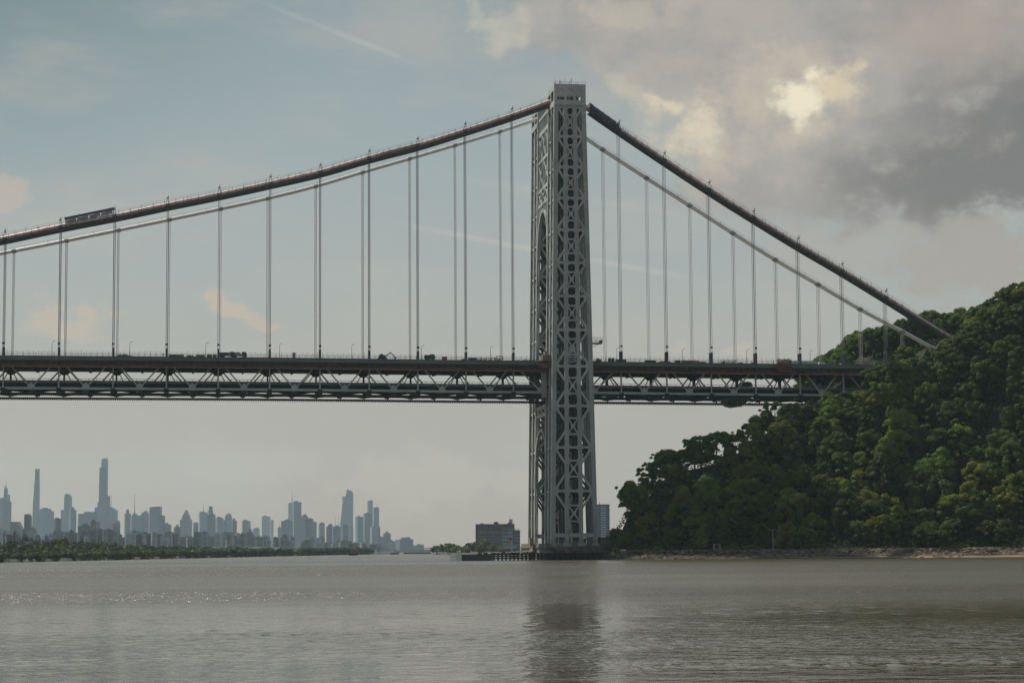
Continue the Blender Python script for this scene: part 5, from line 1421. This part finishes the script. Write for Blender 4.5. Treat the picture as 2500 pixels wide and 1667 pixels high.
for px, y, D, k, w, lb in ((1066, 1331, 2100, 0, 30, 'leftmost dark round tree beyond the white pier'), (1082, 1326, 2080, 3, 26, 'peaked dark tree second from the pier end'), (1102, 1325.5, 2000, 6, 34, 'tall dark tree third from the pier end'),
                           (1119, 1330, 1980, 1, 28, 'mid green tree right of the three dark trees'), (1137, 1335, 1900, 2, 26, 'low yellow-green tree left of the brick apartment slab'), (1146, 1323.5, 2000, 0, 24, 'dark tree at the left corner of the brick apartment slab'),
                           (1160, 1322, 2100, 4, 20, 'slim tree against the left edge of the brick apartment slab'), (1188, 1315, 1950, 5, 40, 'broad pale green tree before the brick apartment slab'), (1207, 1328, 1900, 1, 30, 'mid green tree below the grey gabled roof'),
                           (1228, 1330, 1850, 7, 30, 'mid green tree left of the flag'), (1246, 1331, 1800, 0, 26, 'dark tree just left of the stone pier'), (1175, 1333, 1850, 3, 28, 'dark low tree below the broad pale green tree'),
                           (1505, 1290, 1250, 4, 26, 'mid green tree between the glass apartment tower and the bluff'), (1498, 1312, 1100, 0, 30, 'dark tree low behind the right end of the pier'), (1512, 1286, 1300, 3, 18, 'hazy dark treetop right of the glass apartment tower'), (1488, 1318, 1150, 1, 22, 'mid green tree behind the pier parapet')):
    far_tree(px, y, D, k, lb, w)
# brick apartment slab with balconies
def win_block(t, c, w, dp, h, rows, cols, m, wm, z0=0):
    pass
u = 2400 / FPX; c = at_depth(1209, 1345, 2400)
t = thing('apartment_slab', 'long dark brick apartment slab with roof boxes, left of the bridge tower', 'building', None, V(c.x, c.y, 0), -BETA)
hh = 72 * u; W = 47 * u
mb = MB(); mb.box(-W, W, 0, 22, 0, hh); part(mb, 'wall', FM[2], t)
for (a, b_, e) in ((-36, -28, 2), (-3, 8, 5), (31, 39, 3)):
    mb = MB(); mb.box(a * u, b_ * u, 3, 15, hh, hh + e * u); part(mb, 'roof_box', FM[2], t)
for r in range(19):
    mb = MB(); z = hh * (r + .5) / 19.5; mb.box(-W - 1.1 * u, -W + .2, 2, 20, z, z + .35 * u); mb.box(-W, W, -1.2, 0, z, z + .22 * u); part(mb, 'balcony', MT['granite_lt'], t)
mb = MB()
for k in range(15): q = -W + 2 * W * k / 14; mb.box(q - .3, q + .3, -1.4, 0, 0, hh)
part(mb, 'fin', FM[0], t)
def midrise(px0, px1, ytop, D, label, m, name='apartment_block', nrow=7, cap=None):
    u = D / FPX; c = at_depth((px0 + px1) / 2, 1345, D); W = (px1 - px0) / 2 * u; h = (horizon_y(px0) - ytop) * u + HC
    t = thing(name, label, 'building', None, V(c.x, c.y, 0), -BETA); mb = MB(); mb.box(-W, W, 0, 18, 0, h); part(mb, 'wall', m, t)
    n = max(3, int((px1 - px0) / 4))
    mb = MB()
    for r in range(nrow):
        for k in range(n):
            z = h * (r + .3) / nrow; q = -W + 2 * W * (k + .25) / n; mb.box(q, q + W / n, -.35, .05, z, z + h / nrow * .45)
    o = part(mb, 'window_grid', MT['tarp'], t); o['kind'] = 'stuff'
    mb = MB(); mb.box(-W - .4, W + .4, -.5, 18.5, h, h + .8)
    for k in range(n): q = -W + 2 * W * k / n; mb.prism([(0, 0), (2 * W / n * .7, 0), (W / n * .7, 2.2)], (q, 1, h + .8), (1, 0, 0), (0, 0, 1), 4, (0, 1, 0))
    part(mb, 'roof', MT['granite_lt'], t); return t
midrise(1167, 1228, 1302, 2000, 'pale gabled mid rise in front of the brick apartment slab', FM[0])
midrise(1226, 1254, 1291, 1900, 'white mid rise in front of the right end of the brick slab', FM[3])
midrise(1252, 1270, 1297, 1850, 'white mid rise just left of the tower pier', FM[3])
midrise(1243.5, 1252, 1269, 4200, 'faint pale tower peeping over the right end of the brick slab', FM[3])
# gabled grey roof house + flag
u = 1750 / FPX; c = at_depth(1238, 1345, 1750); t = thing('gabled_hall', 'wide grey gabled hall roof above the trees left of the pier', 'building', None, V(c.x, c.y, 0), -BETA)
mb = MB(); mb.box(-20 * u, 20 * u, 0, 14, 0, 14 * u); part(mb, 'wall', MT['timber_lt'], t)
mb = MB(); mb.prism([(-21 * u, 14 * u), (24 * u, 14 * u), (22 * u, 22 * u), (-5 * u, 22 * u)], (0, 7, 0), (1, 0, 0), (0, 0, 1), 16, (0, 1, 0)); part(mb, 'roof', MT['tarp_lt'], t)
p = at_depth(1250, 1345, 900); u = 900 / FPX; t = thing('flag', 'red and white striped flag with a blue corner flying left of the pier', 'flag', None, V(p.x, p.y, 0))
mb = MB(); mb.tube([(0, 0, 0), (0, 0, 32 * u + HC)], .12, 6); part(mb, 'flagpole', MT['white'], t)
for k in range(7):
    mb = MB(); za = (29 - k * 1.4) * u + HC
    for j in range(5):
        xa, xb = -j * 1.9 * u, -(j + 1) * 1.9 * u; ya, yb = .25 * math.sin(j * 1.2), .25 * math.sin((j + 1) * 1.2); dr = .9 * u
        mb.add([(xa, ya, za - j * dr * .6), (xb, yb, za - (j + 1) * dr * .6), (xb, yb, za - (j + 1) * dr * .6 - 1.4 * u), (xa, ya, za - j * dr * .6 - 1.4 * u)], [(0, 1, 2, 3)])
    part(mb, 'stripe', MT['red'] if k % 2 == 0 else MT['white'], t)
mb = MB(); mb.box(-3.8 * u, -.1, -.3, -.22, 24.5 * u + HC, 28.8 * u + HC); part(mb, 'canton', MT['blue'], t)
p = at_depth(1254, 1345, 870); mb = MB(); mb.tube([(0, 0, 0), (0, 0, 1.2), (0, 0, 2.0), (0, 0, 2.3)], [1.5, 1.5, 1.0, .1], 12); 
tag(mb.build('dome_tent', MT['white'], loc=(p.x, p.y, .8)), 'small white domed tent at the left corner of the stone pier', 'tent')
# glass apartment tower right of the bridge tower
D = 2000; u = D / FPX; x0, x1 = 1450, 1489; c = at_depth((x0 + x1) / 2, 1345, D); W = (x1 - x0) / 2 * u; h = (horizon_y(1470) - 1234) * u + HC
t = thing('apartment_tower', 'blue glass apartment tower with a white window strip, right of the bridge tower', 'building', None, V(c.x, c.y, 0), -BETA)
mb = MB(); mb.box(-W, W, 0, 24, 0, h); part(mb, 'wall', facade('blue_glass_facade', (.10, .16, .22), (.05, .09, .14), 3.2, 4, .25), t)
mb = MB(); mb.box(-W - .3, W + .3, -.4, 24.4, h, h + 1.6 * u * 2); part(mb, 'roof', MT['steel_dk'], t)
sx0, sx1 = (1468 - 1469.5) * u, (1480 - 1469.5) * u
mb = MB(); mb.box(sx0, sx1, -.5, 0, 0, h); part(mb, 'white_strip', MT['white'], t)
for k in range(20):
    z = h * (k + .3) / 20; mb = MB(); mb.box(sx0 + .5 * u, sx1 - .5 * u, -.8, -.5, z, z + h / 42); part(mb, 'window_band', MT['tarp'], t)
for k in range(19):
    z = h * (k + .5) / 20; mb = MB(); mb.box(W, W + 3.6 * u, 4, 16, z, z + .5 * u); mb.box(W, W + 3.2 * u, 4, 16, z + .5 * u, z + 1.6 * u) if 3 < k < 8 else None; part(mb, 'balcony', MT['granite_lt'], t)
mb = MB(); mb.box(-W + 4 * u, -W + 9 * u, 5, 12, h + 3 * u, h + 6 * u); mb.tube([(-W + 16 * u, 6, h), (-W + 16 * u, 6, h + 9 * u)], .8 * u, 6); part(mb, 'roof_mast', MT['steel_dk'], t)
# birds / buoys
p = on_z(1703, 1395, 0); mb = MB(); mb.tube([(0, 0, -.2), (0, 0, .18), (0, 0, .35)], [.22, .25, .05], 9); mb.tube([(0.1, 0, .3), (.12, 0, .5)], .04, 5)
tag(mb.build('buoy', MT['timber'], loc=p), 'tiny dark float on the pale water before the beach', 'buoy')
p = on_z(1299, 1628, 0); mb = MB(); mb.tube([(0, 0, -.02), (0, 0, .02), (0, 0, .04)], [.04, .05, .02], 9); mb.tube([(-.06, 0, .01), (.06, 0, .03)], .015, 5)
tag(mb.build('floating_leaf', LEAF[2], loc=p), 'tiny yellow scrap floating at the edge of the tower reflection', 'debris')

# remove the unplaced tree patterns
for b0, c0, t0, mi in TREES:
    for o in (c0, t0, b0): bpy.data.objects.remove(o)

# ================================================================== AIR
mb = MB(); mb.box(-13500, 13500, -1200, 13400, -6, 620)
hz = mb.build('haze', MT['white']); hz.data.materials.clear()
m = bpy.data.materials.new('haze_air'); m.use_nodes = True; N, L = m.node_tree.nodes, m.node_tree.links
N.remove(N['Principled BSDF']); pv = N.new('ShaderNodeVolumePrincipled'); pv.inputs['Density'].default_value = 3.5e-5
pv.inputs['Color'].default_value = (0.66, 0.87, 1.0, 1); pv.inputs['Anisotropy'].default_value = 0.2
L.new(pv.outputs[0], N['Material Output'].inputs['Volume']); hz.data.materials.append(m)
tag(hz, 'pale bluish summer haze hanging over the whole river', 'haze', kind='stuff')

# ================================================================== SUN AND SKY
SUN_EL, SUN_AZ = math.radians(54), math.radians(-44)      # azimuth from +Y toward +X
sd = V(math.sin(SUN_AZ) * math.cos(SUN_EL), math.cos(SUN_AZ) * math.cos(SUN_EL), math.sin(SUN_EL))
sl = bpy.data.lights.new('sun', 'SUN'); sl.energy = 5.0; sl.angle = math.radians(0.6); sl.color = (1.0, 0.93, 0.82)
so = bpy.data.objects.new('sun', sl); COL.objects.link(so); so.rotation_euler = (-sd).to_track_quat('-Z', 'Y').to_euler()
w = bpy.data.worlds.new("World"); sc.world = w; w.use_nodes = True
nt = w.node_tree; N, L = nt.nodes, nt.links; bg = N['Background']; bg.inputs[1].default_value = 0.1
st = N.new('ShaderNodeTexSky'); st.sky_type = 'NISHITA'; st.sun_disc = False; st.sun_elevation = SUN_EL; st.sun_rotation = SUN_AZ % (2 * PI)
st.dust_density = 2.0; st.air_density = 1.0
tc = N.new('ShaderNodeTexCoord')
sep = N.new('ShaderNodeSeparateXYZ'); L.new(tc.outputs['Generated'], sep.inputs[0])
X_, Y_, Z_ = sep.outputs
az = math_n('MULTIPLY', math_n('ARCTAN2', X_, Y_), 180 / PI)
el = math_n('MULTIPLY', math_n('ARCSINE', Z_), 180 / PI)
cmb = N.new('ShaderNodeCombineXYZ'); L.new(az, cmb.inputs[0]); L.new(el, cmb.inputs[1])
AE = cmb.outputs[0]
def wnoise(scale, detail=5, stretch=(1, 1, 1), rough=0.55, color=False, seed=0.0):
    mp = N.new('ShaderNodeMapping'); mp.inputs['Scale'].default_value = stretch; mp.inputs['Location'].default_value = (seed, seed * .7, seed)
    L.new(AE, mp.inputs[0]); n = N.new('ShaderNodeTexNoise'); n.inputs['Scale'].default_value = scale; n.inputs['Detail'].default_value = detail; n.inputs['Roughness'].default_value = rough
    L.new(mp.outputs[0], n.inputs['Vector']); return n.outputs['Color' if color else 'Fac']
# domain warp
wn = wnoise(0.55, 6, (1, 1.3, 1), .6, True)
vm = N.new('ShaderNodeVectorMath'); vm.operation = 'SUBTRACT'; L.new(wn, vm.inputs[0]); vm.inputs[1].default_value = (.5, .5, .5)
vs = N.new('ShaderNodeVectorMath'); vs.operation = 'SCALE'; L.new(vm.outputs[0], vs.inputs[0]); vs.inputs['Scale'].default_value = 2.6
va = N.new('ShaderNodeVectorMath'); va.operation = 'ADD'; L.new(AE, va.inputs[0]); L.new(vs.outputs[0], va.inputs[1])
WP = va.outputs[0]
def blob(px, py, rx, ry, src=None, rot=0.0, lo=0.0):
    a, e = azel(px, py); mp = N.new('ShaderNodeMapping'); mp.vector_type = 'TEXTURE'
    mp.inputs['Location'].default_value = (a, e, 0); mp.inputs['Rotation'].default_value = (0, 0, rot); mp.inputs['Scale'].default_value = (rx / 91, ry / 91, 1)
    L.new(src or WP, mp.inputs[0]); ln = N.new('ShaderNodeVectorMath'); ln.operation = 'LENGTH'; L.new(mp.outputs[0], ln.inputs[0])
    return maprange(ln.outputs['Value'], lo, 1.0, 1.0, 0.0)
def addl(lst):
    r = lst[0]
    for q in lst[1:]: r = math_n('ADD', r, q)
    return r
def mixc(f, a, b_):
    n = N.new('ShaderNodeMixRGB'); 
    if isinstance(f, (int, float)): n.inputs[0].default_value = f
    else: L.new(f, n.inputs[0])
    for i, q in ((1, a), (2, b_)):
        if isinstance(q, tuple): n.inputs[i].default_value = q
        else: L.new(q, n.inputs[i])
    return n.outputs[0]
K = 10.9
def C(r, g, b_, k=1.0): c = lin(r, g, b_); return (c[0] * K * k, c[1] * K * k, c[2] * K * k, 1)
elr = maprange(el, -1.0, 15.0, 0, 1, 'LINEAR')
ramp = N.new('ShaderNodeValToRGB'); L.new(elr, ramp.inputs[0]); r = ramp.color_ramp
r.elements[0].position = 0.0; r.elements[0].color = lin(172, 153, 131); r.elements[1].position = 1.0; r.elements[1].color = lin(132, 146, 148)
e = r.elements.new(.25); e.color = lin(169, 157, 140); e = r.elements.new(.5); e.color = lin(160, 163, 157); e = r.elements.new(.75); e.color = lin(148, 159, 157)
sc_ = N.new('ShaderNodeVectorMath'); sc_.operation = 'SCALE'; L.new(ramp.outputs[0], sc_.inputs[0]); sc_.inputs['Scale'].default_value = K
veil = sc_.outputs[0]
hi = maprange(el, 14, 45, 0.88, 0.25, 'SMOOTHSTEP')      # thin high veil, thinner toward the zenith
base = mixc(hi, st.outputs[0], veil)
base = mixc(math_n('MULTIPLY', blob(-250, -150, 1250, 800, AE), .8), base, C(104, 126, 130))
wis = maprange(wnoise(.28, 7, (.5, 1.7, 1), .62, seed=3), .42, .72, 0, .45)
base = mixc(wis, base, C(176, 171, 160))
# contrails
def trail(p, q, wd, amt):
    (a0, e0), (a1, e1) = azel(*p), azel(*q); ang = math.atan2(e1 - e0, a1 - a0); ln_ = math.hypot(a1 - a0, e1 - e0)
    mp = N.new('ShaderNodeMapping'); mp.vector_type = 'TEXTURE'; mp.inputs['Location'].default_value = ((a0 + a1) / 2, (e0 + e1) / 2, 0); mp.inputs['Rotation'].default_value = (0, 0, ang); mp.inputs['Scale'].default_value = (ln_ / 2, wd, 1)
    L.new(AE, mp.inputs[0]); s = N.new('ShaderNodeSeparateXYZ'); L.new(mp.outputs[0], s.inputs[0])
    fx = maprange(math_n('ABSOLUTE', s.outputs[0]), .6, 1.0, 1, 0); fy = maprange(math_n('ABSOLUTE', s.outputs[1]), 0, 1, 1, 0)
    return math_n('MULTIPLY', math_n('MULTIPLY', fx, fy), math_n('MULTIPLY', maprange(wnoise(1.6, 4, seed=9), .3, .7, .4, 1), amt))
base = mixc(trail((610, -5), (1060, 172), .12, .28), base, C(190, 190, 186))
base = mixc(trail((920, 535), (1750, 690), .13, .42), base, C(195, 188, 176))
base = mixc(trail((1050, 420), (1900, 560), .2, .16), base, C(195, 188, 176))
# low cumulus
nz = wnoise(1.3, 7, (1, 1.4, 1), .62, seed=5)
def cumulus(px, py, rx, ry, amt, col, rot=0.0):
    global base
    bb = blob(px, py, rx, ry, None, rot); d_ = math_n('ADD', bb, math_n('MULTIPLY', math_n('MULTIPLY', math_n('SUBTRACT', nz, .5), 1.1), maprange(bb, 0.0, .35)))
    base = mixc(math_n('MULTIPLY', maprange(d_, .28, .75), amt), base, col)
cumulus(560, 748, 150, 60, .65, C(194, 177, 150), -.1); cumulus(640, 782, 120, 46, .6, C(192, 174, 148), -.2)
cumulus(150, 775, 210, 100, .75, C(188, 174, 154)); cumulus(10, 480, 140, 130, .6, C(188, 172, 156)); cumulus(1800, 858, 90, 45, .5, C(190, 176, 158)); cumulus(1660, 865, 80, 30, .4, C(190, 176, 158))
cumulus(1100, 1180, 620, 130, .4, C(188, 174, 152)); cumulus(600, 1130, 400, 110, .3, C(184, 172, 154)); cumulus(2360, 650, 420, 210, .6, C(160, 147, 134)); cumulus(2050, 620, 400, 180, .5, C(168, 160, 150))
# the big cloud bank at the upper right: soft body, denser underside, torn sunlit rims
def sblob(px, py, rx, ry, amt, rot=0.0): return math_n('MULTIPLY', blob(px, py, rx, ry, WP, rot), amt)
lowf = wnoise(.42, 7, (1, 1.25, 1), .58, seed=11); midf = wnoise(1.0, 8, (1, 1.25, 1), .6, seed=23)
big = addl([sblob(2250, 150, 1250, 520, 1.25), sblob(1560, 20, 560, 220, .9), sblob(2450, 330, 700, 300, .8), sblob(1760, 330, 300, 300, .6), sblob(2150, 430, 760, 230, .75), sblob(1500, 370, 300, 200, -1.2, .35),
            math_n('MULTIPLY', math_n('SUBTRACT', lowf, .5), .8), math_n('MULTIPLY', math_n('SUBTRACT', midf, .5), .4)])
bm = maprange(big, .08, .95)
ccol = mixc(maprange(lowf, .30, .70), C(148, 144, 141), C(170, 163, 155))
ccol = mixc(math_n('MULTIPLY', maprange(midf, .48, .74), .4), ccol, C(184, 174, 160))
dark = addl([sblob(2560, 330, 720, 380, 1.3), sblob(2200, 470, 620, 150, .6), math_n('MULTIPLY', math_n('SUBTRACT', lowf, .5), .5)])
ccol = mixc(math_n('MULTIPLY', maprange(dark, .0, 1.3), .9), ccol, C(106, 103, 100))
ccol = mixc(sblob(2330, 50, 360, 170, .55), ccol, C(166, 150, 134))
base = mixc(math_n('MULTIPLY', bm, .94), base, ccol)
n3 = wnoise(1.1, 9, (1, 1.2, 1), .62, seed=17)
def glow(px, py, rx, ry, amt, col, rot=0.0, lo=.05, hi=1.15):
    lo, hi = min(lo, .1), max(hi, 1.05)
    global base
    bb = blob(px, py, rx, ry, None, rot); d_ = math_n('ADD', bb, math_n('MULTIPLY', math_n('MULTIPLY', math_n('SUBTRACT', n3, .5), 2.2), maprange(bb, 0.0, .5)))
    base = mixc(math_n('MULTIPLY', maprange(d_, lo, hi), amt), base, col)
glow(1830, 250, 520, 300, .5, C(184, 174, 158)); glow(1960, 220, 330, 230, .55, C(194, 183, 164)); glow(1700, 320, 210, 200, .6, C(198, 187, 166), -.4); glow(1560, 230, 190, 70, .6, C(196, 184, 162), -.45)
glow(1540, 30, 330, 90, .5, C(192, 182, 164)); glow(1230, 70, 120, 90, .6, C(196, 186, 166)); glow(1160, 45, 50, 60, .5, C(192, 186, 170))
glow(1700, 310, 110, 90, .8, C(212, 200, 176), -.3, .2, 1.0); glow(1600, 245, 80, 40, .7, C(214, 200, 170), -.5); glow(1760, 420, 120, 120, .4, C(192, 180, 160))
glow(1960, 225, 150, 95, .85, C(214, 202, 176), .1, .15, .9); glow(1950, 222, 110, 80, .85, C(236, 224, 198), .15, .15, .95); glow(2060, 190, 90, 70, .7, C(214, 198, 166), .5)
L.new(base, bg.inputs[0])

# ================================================================== render settings
sc.view_settings.view_transform = 'Standard'; sc.view_settings.look = 'None'; sc.view_settings.exposure = 0.0; sc.view_settings.gamma = 1
sc.render.engine = 'CYCLES'; sc.cycles.use_denoising = True; sc.cycles.denoising_prefilter = 'NONE'; sc.cycles.denoising_input_passes = 'RGB_ALBEDO_NORMAL'
sc.cycles.max_bounces = 6; sc.cycles.diffuse_bounces = 2; sc.cycles.glossy_bounces = 3; sc.cycles.transmission_bounces = 3; sc.cycles.volume_bounces = 0
sc.cycles.sample_clamp_indirect = 6
print('objects', len(sc.objects))
